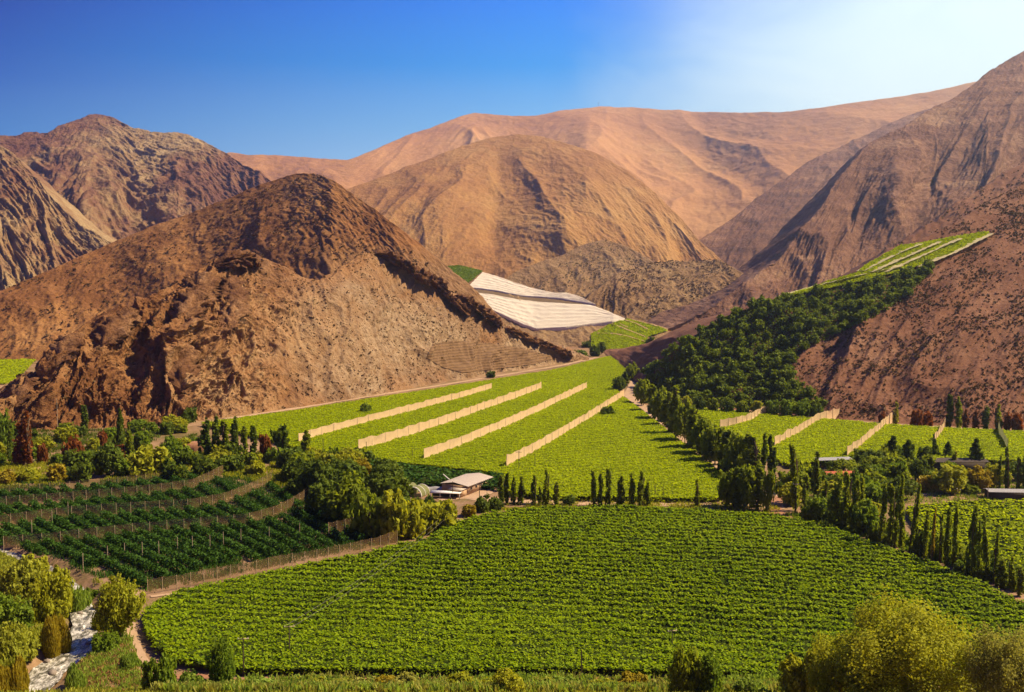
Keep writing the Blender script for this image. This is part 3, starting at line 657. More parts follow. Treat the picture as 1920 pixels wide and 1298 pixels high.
def stones(name, hl, poly, n, size, mat):
    P = hill_scatter(hl, poly, n); b = MB()
    cube = np.array([[-1, -1, -1], [1, -1, -1], [1, 1, -1], [-1, 1, -1], [-1, -1, 1], [1, -1, 1], [1, 1, 1], [-1, 1, 1]]) * .5
    s = size * (.35 + rng.random((n, 1, 1)) ** 3 * 1.6)
    V = (cube[None] * (1 + rng.normal(0, .22, (n, 8, 3)))) * s * np.array([1, 1, .75]) + P[:, None]
    Fq = np.array([[0, 3, 2, 1], [4, 5, 6, 7], [0, 1, 5, 4], [1, 2, 6, 5], [2, 3, 7, 6], [3, 0, 4, 7]])
    Q = (Fq[None] + np.arange(n)[:, None, None] * 8).reshape(-1, 4)
    link(name, mesh_from(name, V.reshape(-1, 3), Q, mat), kind='stuff')
stones('scree_stones', 'rocky_hill', [(-40, 800), (0, 730), (440, 470), (700, 465), (1100, 670), (480, 775)], 3500, .75, M['near'])
stones('slope_stones', 'right_slope', [(1195, 720), (1740, 440), (1990, 300), (1990, 805), (1500, 780)], 1800, .7, M['right'])

# dark rock outcrops: crest of the rocky hill and crags on its shaded side
M['crag'] = rock_mat('dark_crag', [(0, (.07, .03, .014)), (.4, (.15, .07, .031)), (.7, (.23, .12, .055)), (1, (.33, .19, .095))], .03, .2, .9, 1.0, .8)
def outcrop(pts, rw, rh, seed, hl='rocky_hill'):
    C = on_hill([hl], [p[0] for p in pts], [p[1] for p in pts]); L = np.concatenate([[0], np.cumsum(np.linalg.norm(np.diff(C, axis=0), axis=1))])
    n = max(24, int(L[-1] / .9)); s = np.linspace(0, L[-1], n); C = smooth1(np.stack([np.interp(s, L, C[:, i]) for i in range(3)], -1), 3, 0)
    T = np.gradient(C, axis=0); T[:, 2] = 0; T /= np.linalg.norm(T, axis=1, keepdims=True) + 1e-9; Nn = np.stack([-T[:, 1], T[:, 0], 0 * s], -1)
    kk = 26; an = np.linspace(-.25, 1.25, kk) * np.pi; ends = np.clip(np.minimum(s, L[-1] - s) / (rw * 1.2), .05, 1) ** .6
    S_, A_ = np.meshgrid(s, an, indexing='ij')
    dd = 1 + .75 * (ridged(S_ / 9 + seed * 13, A_ * 1.3 + seed, 5, .6) - .9) + .35 * fbm(S_ / 14 + seed, A_ * .9, 3)
    P = C[:, None] + Nn[:, None] * (np.cos(A_) * dd * rw * ends[:, None])[..., None] + np.array([0, 0, 1.]) * (np.sin(A_) * dd * rh * ends[:, None])[..., None]
    link('rock_outcrop', mesh_from('rock_outcrop', P.reshape(-1, 3), grid_faces(kk, n), M['crag'], False), kind='structure')
for i, (pts, rw, rh) in enumerate([([(700, 474), (740, 492), (790, 522), (840, 550)], 9, 5), ([(850, 556), (880, 572), (910, 592), (940, 612)], 8, 4.5), ([(945, 616), (990, 636), (1040, 656), (1075, 668)], 6, 3), ([(820, 545), (850, 570), (880, 590)], 7, 4),
        ([(398, 500), (430, 488), (465, 486), (490, 500)], 9, 4), ([(385, 520), (365, 560), (345, 600)], 8, 4.5), ([(335, 640), (338, 690), (345, 740)], 7, 4), ([(430, 520), (440, 570), (425, 620)], 7, 3.2), ([(245, 580), (215, 610), (190, 650)], 8, 4), ([(150, 625), (120, 655), (95, 690)], 7, 3.5), ([(60, 700), (40, 735), (25, 765)], 6, 3)]):
    outcrop(pts, rw, rh, i)
# ploughed brown field on the fan under the crest
m, t, o = new_mat('furrowed_soil')
co = objco(t); wv = t.nodes.new('ShaderNodeTexWave'); wv.bands_direction = 'Z'; wv.inputs['Scale'].default_value = .16; wv.inputs['Distortion'].default_value = 2.0; wv.inputs['Detail'].default_value = 3; t.links.new(co, wv.inputs['Vector'])
col = mixc(t, wv.outputs['Fac'], (.13, .07, .028), (.19, .108, .044)); d = N(t, 'ShaderNodeBsdfPrincipled'); d.inputs['Roughness'].default_value = .95; t.links.new(col, d.inputs['Base Color'])
bp = t.nodes.new('ShaderNodeBump'); bp.inputs['Strength'].default_value = .4; bp.inputs['Distance'].default_value = .5; t.links.new(wv.outputs['Fac'], bp.inputs['Height']); t.links.new(bp.outputs[0], d.inputs['Normal']); t.links.new(d.outputs[0], o.inputs[0])
h_, Fq_ = hill_cells('rocky_hill', [(812, 646), (850, 640), (920, 645), (985, 655), (1045, 672), (1000, 684), (930, 693), (868, 700), (830, 690), (800, 672)])
us_ = np.unique(Fq_); rm_ = np.zeros(len(h_['V']), int); rm_[us_] = np.arange(len(us_))
link('ploughed_field', mesh_from('ploughed_field', h_['V'][us_] + np.array([0, -.5, .5]), rm_[Fq_], m, True), kind='structure')

# white shade nets over the far slope
NB = [(770, 640), (1000, 646), (1150, 657), (1280, 657)]
def slope_pt(px, py, lift):
    b = at_z(px, interp(px, NB, 1), 0.0); m, _ = slope_row(py)
    d = (b[..., 1] + 5.0 * CAMH) / (1 - 5.0 * m)
    p = at_depth(px, py, d); p[..., 2] += lift; return p
m, t, o = new_mat('white_shade_cloth')
co = objco(t)
sx = t.nodes.new('ShaderNodeTexWave'); sx.bands_direction = 'Y'; sx.inputs['Scale'].default_value = .045; sx.inputs['Distortion'].default_value = 2.0; sx.inputs['Detail'].default_value = 3
t.links.new(co, sx.inputs['Vector'])
col = mixc(t, sx.outputs['Fac'], (.83, .76, .60), (.86, .80, .64))
d = t.nodes.new('ShaderNodeBsdfDiffuse'); tr = t.nodes.new('ShaderNodeBsdfTranslucent'); mx = t.nodes.new('ShaderNodeMixShader'); mx.inputs[0].default_value = .3
t.links.new(col, d.inputs[0]); t.links.new(col, tr.inputs[0]); t.links.new(d.outputs[0], mx.inputs[1]); t.links.new(tr.outputs[0], mx.inputs[2]); t.links.new(mx.outputs[0], o.inputs[0])
M['shade'] = m
def shade_net(top, bot, label):
    nu, nv = 150, 40
    u = np.linspace(0, 1, nu)
    tp = np.stack([interp(u, [(i / (len(top) - 1), *p) for i, p in enumerate(top)], k) for k in (1, 2)], -1)
    bp_ = np.stack([interp(u, [(i / (len(bot) - 1), *p) for i, p in enumerate(bot)], k) for k in (1, 2)], -1)
    v = np.linspace(0, 1, nv)[:, None, None]
    pp = tp[None] * (1 - v) + bp_[None] * v
    lift = 2.4 + .28 * np.sin(v[..., 0] * 40 + u[None] * 6) + .5 * fbm(u[None] * 14 + 0 * v[..., 0], v[..., 0] * 9 + 0 * u[None], 3)
    P = slope_pt(pp[..., 0], pp[..., 1] + 3.2, lift)
    sk = P[-1:] + np.array([0, -.6, -4.0]); P = np.concatenate([P, sk], 0)
    e = tag(bpy.data.objects.new('shade_net', None), label, 'shade net', 'white nets over the far slope'); COL.objects.link(e)
    c = P.reshape(-1, 3).mean(0); e.location = c
    link('net_sheet', mesh_from('net_sheet', P.reshape(-1, 3) - c, grid_faces(nu, nv + 1), M['shade'], True), e)
    b = MB()
    for i in range(0, nu, 12):
        b2 = MB(); q = P[nv - 1, i] - c; b2.tube([q + [0, -.7, -4.2], q + [0, -.7, .3]], .14, 5); link('post', b2.mesh('net_post', M['post']), e)
shade_net([(905, 510), (935, 519), (965, 530), (1000, 541), (1040, 549), (1062, 549), (1085, 555), (1117, 571)], [(876, 539), (900, 541), (925, 544), (955, 550), (985, 555), (1020, 557), (1050, 560), (1085, 566), (1117, 572)], 'upper white shade net narrowing to a point above the dark bank')
shade_net([(872, 548), (900, 550), (925, 553), (955, 559), (985, 564), (1020, 567), (1060, 569), (1108, 572), (1140, 584), (1172, 598)], [(880, 556), (910, 575), (945, 592), (978, 607), (1005, 617), (1060, 614), (1120, 606), (1172, 600)], 'lower and larger white shade net below the dark bank')

nbk = 60; xb = np.linspace(868, 1112, nbk)
yt = np.interp(xb, [868, 900, 925, 955, 985, 1020, 1050, 1085, 1112], [538, 540, 543, 549, 554, 556, 559, 565, 570]); yb = np.interp(xb, [868, 900, 925, 955, 985, 1020, 1060, 1112], [552, 554, 557, 563, 568, 571, 573, 575])
Pb = np.concatenate([slope_pt(xb, yt + (yb - yt) * f + 1, .35 + .8 * math.sin(f * math.pi) + .4 * fbm(xb / 9 + f * 5, 0 * xb, 3)) for f in (0, .25, .5, .75, 1)])
M['darkbank'] = plain('dark_dry_grass_bank', (.15, .10, .045), .95, .4, .15)
tag(link('earth_bank', mesh_from('earth_bank', Pb, grid_faces(nbk, 5), M['darkbank'], True)), 'dark dry bank separating the two white shade nets', 'bank')

# ------------------------------------------------------------------ windbreak fences
PM = MB().tube([(0, 0, -.4), (0, 0, 1)], .09, 5).mesh('fence_post', M['post'])
PMB = MB().tube([(0, 0, -.4), (0, 0, 1)], .07, 5).mesh('fence_post_thin', M['post'])
def net_fence(base, h, mat, label, group, npost, wob=.25, post=PM, z0=0.0, hl=None, cat='windbreak', gap=.15, ph=1.04, flat=0):
    """base: pixels of the foot line, or world points when hl is given"""
    B = at_z([p[0] for p in base], [p[1] for p in base], z0) if hl is None else on_hill([hl], [p[0] for p in base], [p[1] for p in base])
    hh = np.array([p[2] if len(p) > 2 else h for p in base], float)
    L = np.concatenate([[0], np.cumsum(np.linalg.norm(np.diff(B, axis=0), axis=1))])
    n = max(30, int(L[-1] / 1.6)); s = np.linspace(0, L[-1], n)
    C = np.stack([np.interp(s, L, B[:, i]) for i in range(3)], -1); H_ = np.interp(s, L, hh)
    T = np.gradient(C, axis=0); T /= np.linalg.norm(T, axis=1, keepdims=True); Nn = np.stack([-T[:, 1], T[:, 0], 0 * T[:, 0]], -1)
    ps = np.linspace(0, L[-1], npost); span = ps[1] - ps[0]
    sag = np.abs(np.sin(np.pi * s / span))
    rows = []
    sd_ = rng.random() * 100
    for k, v in enumerate((0, .3, .65, 1.0)):
        off = np.sin(v * np.pi) * (.35 * sag + .25 * fbm(s / 6 + sd_, s * 0 + k * .3, 2))
        z = gap + H_ * v * (1 + (fbm(s / 9 + sd_, 0 * s, 3) * wob * .35 - sag * .05) * (v > .9))
        if flat:      # a sheet stretched over the vines rather than an upright wall
            off = (v - .5) * flat; z = H_ - .35 * sag + .4 * fbm(s / 6 + sd_, s * 0 + v * 2, 2); off = off + 0 * s
        rows.append(C + Nn * off[:, None] + np.stack([0 * z, 0 * z, z], -1))
    P = np.concatenate(rows); c = C[0]
    e = thing('windbreak_net', label, cat, c, 0, group)
    link('net_panel', mesh_from('net_panel', P - c, grid_faces(n, 4), mat, True), e)
    for i, q in enumerate(ps):
        p = np.array([np.interp(q, L, B[:, k]) for k in range(3)]) - c
        o = link('post', post, e, p); o.scale = (1, 1, float(np.interp(q, L, hh)) * ph)
    return e
G1 = 'tan windbreak nets across the sunlit vineyard'
net_fence([(560, 836), (600, 823), (700, 796), (800, 769), (870, 750), (922, 734)], 5.6, M['net_tan'], 'tan windbreak net nearest the rocky hill in the sunlit vineyard', G1, 22)
net_fence([(672, 851), (740, 832), (830, 803), (900, 777), (960, 755), (1015, 734)], 6.2, M['net_tan'], 'second tan windbreak net from the rocky hill, wavy along its top', G1, 24)
net_fence([(795, 868), (860, 845), (930, 815), (1000, 783), (1050, 758), (1100, 733)], 6.0, M['net_tan'], 'third tan windbreak net from the rocky hill, brighter at its upper end', G1, 24)
net_fence([(950, 882), (1000, 856), (1050, 826), (1100, 795), (1140, 768), (1170, 748)], 5.9, M['net_tan'], 'tan windbreak net ending beside the dirt track and a dark bush', G1, 24)
G2 = 'tan windbreak nets across the terrace vineyard'
net_fence([(1350, 808), (1385, 802), (1410, 793), (1428, 783), (1445, 780), (1464, 777)], 5.6, M['net_tan'], 'short bent windbreak net below the corner of the dark hillside orchard', G2, 12, .5)
net_fence([(1452, 843), (1480, 828), (1505, 814), (1530, 797), (1555, 789), (1574, 784)], 5.6, M['net_tan'], 'windbreak net running up behind the pair of tall poplars', G2, 14, .5)
net_fence([(1588, 862), (1612, 846), (1630, 829), (1648, 815), (1660, 802), (1673, 793)], 5.6, M['net_tan'], 'crooked windbreak net above the pale canopy roof', G2, 14, .5)
net_fence([(1752, 836), (1760, 826), (1767, 816), (1774, 801)], 5.6, M['net_tan'], 'bright short windbreak net above the pointed conifers', G2, 9, .5)
net_fence([(1889, 848), (1882, 834), (1874, 820), (1872, 803)], 5.6, M['net_green'], 'greenish thin windbreak net nearest the edge of the terrace vineyard', G2, 9, .5)
G3 = 'brown mesh fences on the shaded terraces'
net_fence([(-40, 930), (0, 925), (111, 918), (202, 910), (306, 898)], 2.6, M['net_brown'], 'topmost brown mesh fence, below the yellow bushes', G3, 20, .2, PMB)
net_fence([(-40, 955), (0, 951), (135, 941), (233, 932), (294, 926), (361, 917), (418, 890)], 3.6, M['net_brown'], 'second brown mesh fence from the top, curving up at its end', G3, 24, .2, PMB)
net_fence([(-40, 992), (0, 988), (125, 971), (236, 963), (358, 956), (422, 944), (479, 921), (509, 904)], 3.7, M['net_brown'], 'third brown mesh fence from the top with pale upper end', G3, 26, .2, PMB)
net_fence([(7, 1029), (101, 1020), (169, 1012), (256, 1002), (337, 995), (465, 983), (520, 968), (560, 945), (587, 926)], 3.5, M['net_brown'], 'long brown mesh fence above the front dark rows, starting at the reeds', G3, 24, .25, PMB)
net_fence([(277, 1114), (337, 1105), (405, 1091), (469, 1080), (530, 1066), (587, 1057), (640, 1046), (700, 1033), (745, 1019)], 3.7, M['net_brown'], 'lowest brown mesh fence, between the dark rows and the front vineyard', G3, 22, .2, PMB)
net_fence([(616, 1008), (640, 1003), (662, 998)], 4.5, M['net_brown'], 'short brown mesh panel in the shade under the big willows', G3, 4, .1, PMB)
G4 = 'pale nets in the valley head vineyard'
for a, b in (([(1120, 630), (1150, 630), (1180, 636), (1208, 645)], 'lowest'), ([(1148, 612), (1170, 620), (1190, 628), (1210, 636)], 'second'), ([(1162, 611), (1170, 615), (1178, 618)], 'shortest'), ([(1172, 604), (1195, 612), (1215, 622)], 'third'), ([(1182, 601), (1210, 608), (1232, 616)], 'fourth'), ([(1195, 600), (1225, 609), (1252, 621)], 'topmost')):
    net_fence(a, 3.2, M['net_tan'], b + ' pale net line in the small vineyard below the white nets', G4, 8, .2, PM, 0, 'net_slope')
G5 = 'pale net sheets in the hillside vineyard'
for a, h_, b in (([(1462, 558), (1530, 540), (1610, 521), (1690, 504)], 6.0, 'longest pale net, along the lower edge of the hillside vineyard'), ([(1612, 514), (1650, 495), (1690, 475), (1723, 463)], 5.5, 'pale net on the upper edge of the hillside vineyard'), ([(1628, 516), (1690, 489), (1730, 471), (1757, 459)], 5.5, 'second pale net from the top of the hillside vineyard'),
                 ([(1655, 515), (1710, 491), (1760, 468), (1797, 453)], 5.5, 'third pale net from the top of the hillside vineyard'), ([(1720, 506), (1770, 485), (1815, 463), (1853, 444)], 6.0, 'pale net on the outer edge of the hillside vineyard, above the orchard')):
    net_fence(a, 2.2, M['net_pale'], b, G5, 14, .2, PM, 0, 'right_slope', flat=h_ * 1.5)

# ------------------------------------------------------------------ tracks and stream
def ribbon(name, pts, width, mat, z=.06, kind='structure', rough=.35):
    B = at_z([p[0] for p in pts], [p[1] for p in pts], 0.0)[:, :2]
    L = np.concatenate([[0], np.cumsum(np.linalg.norm(np.diff(B, axis=0), axis=1))])
    n = max(12, int(L[-1] / 1.5)); s = np.linspace(0, L[-1], n)
    C = smooth1(np.stack([np.interp(s, L, B[:, i]) for i in range(2)], -1), 3, 0)
    T = np.gradient(C, axis=0); T /= np.linalg.norm(T, axis=1, keepdims=True); Nn = np.stack([-T[:, 1], T[:, 0]], -1)
    ws = np.linspace(-.5, .5, 6); P = []
    for i, q in enumerate(ws):
        e = fbm(s / 5 + i * 7.7, 0 * s, 3) * rough
        xy = C + Nn * (q * width + (e * abs(q) * 2))[:, None]
        gz = ground_z(xy[:, 0], xy[:, 1]) + fbm(xy[:, 0] / 14, xy[:, 1] / 14, 3) * .16 * (xy[:, 1] > 120) - .1
        P.append(np.concatenate([xy, (gz + z + .05)[:, None]], 1))
    return link(name, mesh_from(name, np.concatenate(P), grid_faces(n, 6), mat, True), kind=kind)
ribbon('middle_road', [(820, 938), (870, 930), (930, 941), (1000, 942), (1100, 943), (1250, 945), (1400, 947), (1460, 950)], 6, M['dirt'])
ribbon('yard', [(868, 934), (895, 926), (925, 914)], 9, M['dirt'], .08)
ribbon('field_track', [(1455, 930), (1450, 958), (1490, 978), (1560, 998), (1650, 1032), (1740, 1064), (1830, 1098), (1960, 1150)], 5, M['reddirt'], .12)
ribbon('tree_row_track', [(1232, 672), (1215, 692), (1190, 715), (1178, 742), (1215, 770), (1260, 806), (1300, 838), (1345, 868), (1380, 900), (1440, 925), (1455, 955)], 6, M['dirt'], .1)
ribbon('stream_path', [(262, 1110), (245, 1128), (240, 1160), (247, 1200), (262, 1240), (300, 1275)], 3.0, M['dirt'], .1)
ribbon('orchard_verge', [(275, 1120), (345, 1111), (470, 1088), (590, 1065), (700, 1040), (760, 1021)], 1.6, M['dirt'], .1)
ribbon('front_track', [(330, 1262), (420, 1282), (560, 1280), (800, 1278), (1100, 1276), (1400, 1284)], 4.0, M['reddirt'], .1)
ribbon('hill_foot_track', [(420, 786), (560, 765), (700, 742), (830, 722), (920, 707), (1050, 686), (1120, 670)], 5, M['dirt'], .1)
ribbon('terrace_track', [(1200, 745), (1290, 766), (1420, 777), (1560, 788), (1700, 798), (1980, 812)], 4, M['dirt'], .1)
ribbon('village_lane', [(1480, 900), (1560, 905), (1660, 922), (1740, 928), (1800, 920), (1980, 930)], 4, M['dirt'], .1)
ribbon('pale_forecourt', [(1840, 868), (1880, 864), (1930, 862)], 9, M['dirt'], .12)
# rushing stream
sl_ = STREAM[(STREAM[:, 1] > 165) & (STREAM[:, 1] < 300)]
s = np.linspace(sl_[0, 1], sl_[-1, 1], 260); cx_ = smooth1(np.interp(s, sl_[:, 1], sl_[:, 0]), 8, 0)
wv_ = np.linspace(-1, 1, 60)
Xs = cx_[None] + wv_[:, None] * (np.interp(s, [170, 185, 200, 225], [5.6, 4.6, 3.6, 2.8]) + .6 * fbm(s / 9, s * 0, 2))[None]; Ys = np.broadcast_to(s, Xs.shape)
Zs = -1.5 + .22 * ridged(Xs / 2.4, Ys / 4.0, 4) + .28 * fbm(Xs / 3, Ys / 5, 3) + np.maximum(0, 178 - Ys) * .3
m, t, o = new_mat('rushing_water')
co = objco(t, (1, .45, 1)); n1 = noise(t, co, .55, 6, .7, 1.2); n2 = noise(t, co, 2.2, 4, .7, .5)
a = N(t, 'ShaderNodeMath', operation='MULTIPLY_ADD'); t.links.new(n2, a.inputs[0]); a.inputs[1].default_value = .35; t.links.new(n1, a.inputs[2])
col = ramp(t, a.outputs[0], [(.5, (.05, .05, .03)), (.62, (.14, .13, .09)), (.72, (.45, .43, .36)), (.84, (.8, .77, .7))])
d = N(t, 'ShaderNodeBsdfPrincipled'); d.inputs['Roughness'].default_value = .35; t.links.new(col, d.inputs['Base Color'])
bp = t.nodes.new('ShaderNodeBump'); bp.inputs['Strength'].default_value = .7; bp.inputs['Distance'].default_value = .3; t.links.new(a.outputs[0], bp.inputs['Height']); t.links.new(bp.outputs[0], d.inputs['Normal'])
t.links.new(d.outputs[0], o.inputs[0])
link('stream_water', mesh_from('stream_water', np.stack([Xs, Ys, Zs], -1).reshape(-1, 3), grid_faces(260, 60), m, True), kind='structure')
def rock_mesh(seed):
    r = np.random.default_rng(seed); th = np.linspace(0, np.pi, 9); ph = np.linspace(0, 2 * np.pi, 14)
    A, B = np.meshgrid(th, ph, indexing='ij')
    q = np.stack([np.sin(A) * np.cos(B), np.sin(A) * np.sin(B), np.cos(A)], -1)
    k = 1 + .3 * fbm(q[..., 0] * 1.7 + seed, q[..., 1] * 1.7 + q[..., 2] * 1.3, 3); k[:, -1] = k[:, 0]
    return mesh_from('boulder', (q * k[..., None] * np.array([1, .8, .6])).reshape(-1, 3), grid_faces(14, 9), M['stone'], False)
RK = [rock_mesh(i) for i in range(3)]
for i, (px, py, sc_, lab) in enumerate([(128, 1218, .9, 'pale boulder in the white water below the golden reeds'), (168, 1206, .8, 'small boulder at the water edge beside the green bush'), (98, 1262, 1.0, 'boulder washed by the brightest rapids'), (150, 1150, .7, 'small boulder at the upper bend of the stream'), (176, 1228, .9, 'boulder on the gravel bank by the heap of fallen reeds'), (88, 1240, .8, 'boulder under the reeds at the stream edge')]):
    p = at_z(px, py, -1.2); o = link('boulder', RK[i % 3], None, p); o.scale = (sc_,) * 3; o.rotation_euler = (0, 0, i); tag(o, lab, 'boulder', 'boulders in the stream')
# ------------------------------------------------------------------ trees: tapered trunk with limbs, crown of leaf clumps
def crown_pts(kind, r, n, cl):
    """leaf positions in a unit crown (radius 1, height 0..1 scaled later)"""
    if kind == 'dome':       # round broken crown, clumps mostly in the outer shell
        u = r.normal(size=(n, 3)); u /= np.linalg.norm(u, axis=1, keepdims=True)
        a = np.arctan2(u[:, 1], u[:, 0])
        lob = 1 + .28 * perlin(u[:, 0] * 1.8 + r.random() * 50, u[:, 1] * 1.8 + u[:, 2] * 1.4) + .12 * np.sin(a * 3 + r.random() * 6)
        c = u * (r.random((n, 1)) ** .42) * lob[:, None]
        c = np.stack([c[:, 0], c[:, 1], .56 + c[:, 2] * .44], -1)
    elif kind == 'bush':     # to the ground, several mounds
        k = 5; mc = np.stack([r.uniform(-.5, .5, k), r.uniform(-.5, .5, k), r.uniform(.25, .5, k)], -1); mr = r.uniform(.4, .62, k)
        i = r.integers(0, k, n); u = r.normal(size=(n, 3)); u /= np.linalg.norm(u, axis=1, keepdims=True)
        c = mc[i] + u * (r.random((n, 1)) ** .4) * mr[i][:, None] * np.array([1, 1, .95]); c[:, 2] = np.abs(c[:, 2])
    elif kind == 'poplar':   # several upright spires close together
        k = r.integers(2, 5); sp = np.stack([r.uniform(-.55, .55, k), r.uniform(-.55, .55, k)], -1); sh = r.uniform(.55, 1.0, k); sh[0] = 1.0; sp[0] *= .3
        i = r.integers(0, k, n); t_ = r.random(n) ** .85
        rad = np.interp(t_, [0, .1, .35, .7, .9, 1], [.34, .5, .58, .50, .34, .10]); an = r.random(n) * 2 * np.pi; q = np.sqrt(r.random(n)) * rad
        wob = .12 * np.sin(t_ * 9 + i * 2.1)
        c = np.stack([sp[i, 0] * (1 - .4 * t_) + q * np.cos(an) + wob, sp[i, 1] * (1 - .4 * t_) + q * np.sin(an), (.04 + .96 * t_) * sh[i]], -1)
    elif kind == 'conifer':  # tiered boughs that stick up and out
        t_ = r.random(n) ** 1.25; rad = (1 - t_) ** .8 * (.72 + .28 * np.sin(t_ * 42)) + .03
        an = np.round(r.random(n) * 11) / 11 * 2 * np.pi + r.normal(0, .14, n) + t_ * 5; q = r.random(n) ** .6 * rad
        c = np.stack([q * np.cos(an), q * np.sin(an), .06 + .94 * t_ + q * .08], -1)
    elif kind == 'reed':     # upright blades, thick at the foot, ragged on top
        k = 9; bc = r.uniform(-.6, .6, (k, 2)); bh = r.uniform(.55, 1.0, k); i = r.integers(0, k, n)
        an = r.random(n) * 6.283; q = np.sqrt(r.random(n)) * .42; t_ = r.random(n) ** .8
        lx, ly = bc[i, 0] + q * np.cos(an), bc[i, 1] + q * np.sin(an)
        top = bh[i] * (1 - .55 * (q / .42) ** 2)
        c = np.stack([lx * (1 + .25 * t_), ly * (1 + .25 * t_), t_ * top], -1)
    elif kind == 'plume':    # feathery shoots fanning up from the base
        k = 26; an = r.random(k) * 2 * np.pi; tilt = r.uniform(.05, .75, k); ln = r.uniform(.7, 1.05, k)
        i = r.integers(0, k, n); t_ = r.random(n) ** .7
        q = t_ * ln[i]; out = q * tilt[i] * (.6 + .5 * q)
        c = np.stack([out * np.cos(an[i]), out * np.sin(an[i]), q * (1 - .28 * tilt[i])], -1)
    if cl > 0:
        m_ = int(np.clip(n / 40, 24, 150)) if n < 9000 else 85; j = r.integers(0, m_, n); c0 = c[:m_]
        off = r.normal(0, 1, (n, 3)); off /= np.linalg.norm(off, axis=1, keepdims=True); off *= r.random((n, 1)) ** .4
        sz = cl * r.uniform(.8, 1.9, m_)[j][:, None]
        cc = c0[j] + off * sz * np.array([1, 1, .8]); lo_ = r.random(n) < .22; cc[lo_] = c[lo_]; cc[:, 2] = np.abs(cc[:, 2])
        return cc, off + .35 * (c0[j] - np.array([0, 0, .45]))
    return c, (c - np.array([0, 0, .4])) * np.array([1, 1, .6])
MATW0 = (('reedgreen', 'pale green'), ('olive', 'olive'), ('green', 'fresh green'), ('yellow', 'yellowing'), ('reed', 'straw coloured'), ('pinkgreen', 'pale dry'))
CR = {}
def crown(kind, var, n, leaf, R, Hh, cl, mat, up=.25, asp=1.5):
    key = (kind, var, n, leaf, R, Hh, cl, mat)
    if key not in CR:
        r = np.random.default_rng(1000 + var * 17 + len(kind))
        C, out = crown_pts(kind, r, n, cl); C = C * np.array([R, R, Hh])
        V, Q, T = leaf_quads(C, leaf, up, asp, r, None if kind == 'reed' else out * .9, kind == 'reed')
        # clump-wise leaf age: whole twigs lighter or darker
        T = .55 * T + .45 * np.repeat(np.clip(.5 + .8 * fbm(C[:, 0] / R * 2.2 + var, C[:, 1] / R * 2.2 + C[:, 2] / Hh * 3, 2), 0, 1), 4)
        CR[key] = mesh_from('crown', V, Q, M[mat], False, T)
    return CR[key]
TR = {}
def trunk(kind, var, R, Hh, mat='bark'):
    key = (kind, var, R, Hh, mat)
    if key not in TR:
        r = np.random.default_rng(500 + var); b = MB()
        rt = Hh * (.022 if kind in ('poplar', 'conifer') else .032)
        if kind in ('bush', 'plume'):
            for k in range(5):
                a = r.random() * 6.28; b.tube([(0, 0, -.3), (math.cos(a) * R * .2, math.sin(a) * R * .2, Hh * .3), (math.cos(a) * R * .45, math.sin(a) * R * .45, Hh * .62)], [rt * .8, rt * .5, rt * .2], 5)
        else:
            top = .9 if kind in ('poplar', 'conifer') else .5
            z = np.linspace(-.4, Hh * top, 7); wob = np.cumsum(r.normal(0, Hh * .012, (7, 2)), 0); wob -= wob[0]
            b.tube(np.concatenate([wob, z[:, None]], 1), np.linspace(rt, rt * .25, 7), 7)
            for k in range(7):
                a = k * 2.4 + r.random(); i = 2 + k % 4; p0 = np.array([wob[i, 0], wob[i, 1], z[i]])
                e = p0 + np.array([math.cos(a) * R * .62, math.sin(a) * R * .62, Hh * (.22 if kind != 'conifer' else .03)]) * (1 if kind != 'poplar' else np.array([.5, .5, 1]))
                b.tube([p0, (p0 + e) / 2 + [0, 0, Hh * .03], e], [rt * .5, rt * .32, rt * .1], 5)
        TR[key] = b.mesh('trunk', M[mat], True)
    return TR[key]
KINDS_ = {  # n, leaf, R, H, clump, up
    'poplar': (1000, .54, 1.4, 11.5, .10), 'dome': (1700, .62, 3.7, 6.6, .17), 'bush': (1500, .55, 2.8, 3.4, .16),
    'conifer': (1600, .60, 2.8, 8.0, .05), 'plume': (1700, .55, 2.6, 5.5, 0.0), 'reed': (3600, .26, 2.4, 3.4, 0.0), 'orch': (420, 1.0, 3.4, 5.2, .2)}
TREES = 0
def tree(kind, px, base, top, wid, mat, label, cat='tree', group=None, d=None, fine=1, name=None, bark='bark'):
    """stands on the ground at the pixel of its foot (or at depth d), as tall and wide as seen"""
    global TREES; TREES += 1
    if d is None:
        p = at_z(px, base, 0.0)
    else:
        p = at_depth(px, 700, d); p[2] = float(ground_z(p[0], p[1]))
        base = float(project(p)[1])
    p[2] = float(ground_z(p[0], p[1])) - .15
    dd = p[1]
    h = max(1.2, (base - top) * dd / F * 1.0); wd = max(.8, wid * dd / F)
    n, leaf, R, Hh, cl = KINDS_[kind]
    var = TREES % (9 if fine == 1 else 97)
    if fine > 1: n = int(n * fine); leaf = leaf / math.sqrt(fine) * 1.05; cl *= .8
    if fine >= 7: n = int(n * 1.15); leaf *= .74; cl *= 1.25
    ck = 'dome' if kind == 'orch' else kind
    nm = name or {'poplar': 'poplar_tree', 'dome': 'broadleaf_tree', 'bush': 'bush', 'conifer': 'conifer_tree', 'plume': 'shrub', 'orch': 'orchard_tree'}[kind]
    e = thing(nm, label, cat, p, rng.random() * 6.28, group, (wd / 2 / R, wd / 2 / R, h / Hh * rng.uniform(.94, 1.08)))
    if kind in ('poplar', 'dome'): e.rotation_euler = (rng.normal(0, .035), rng.normal(0, .035), e.rotation_euler[2])
    link('crown', crown(ck, var, n, leaf, R, Hh, cl, mat, asp=3.2 if ck == 'reed' else 1.5), e)
    link('trunk', trunk('bush' if ck == 'reed' else ck, var, R, Hh, bark), e)
    return e
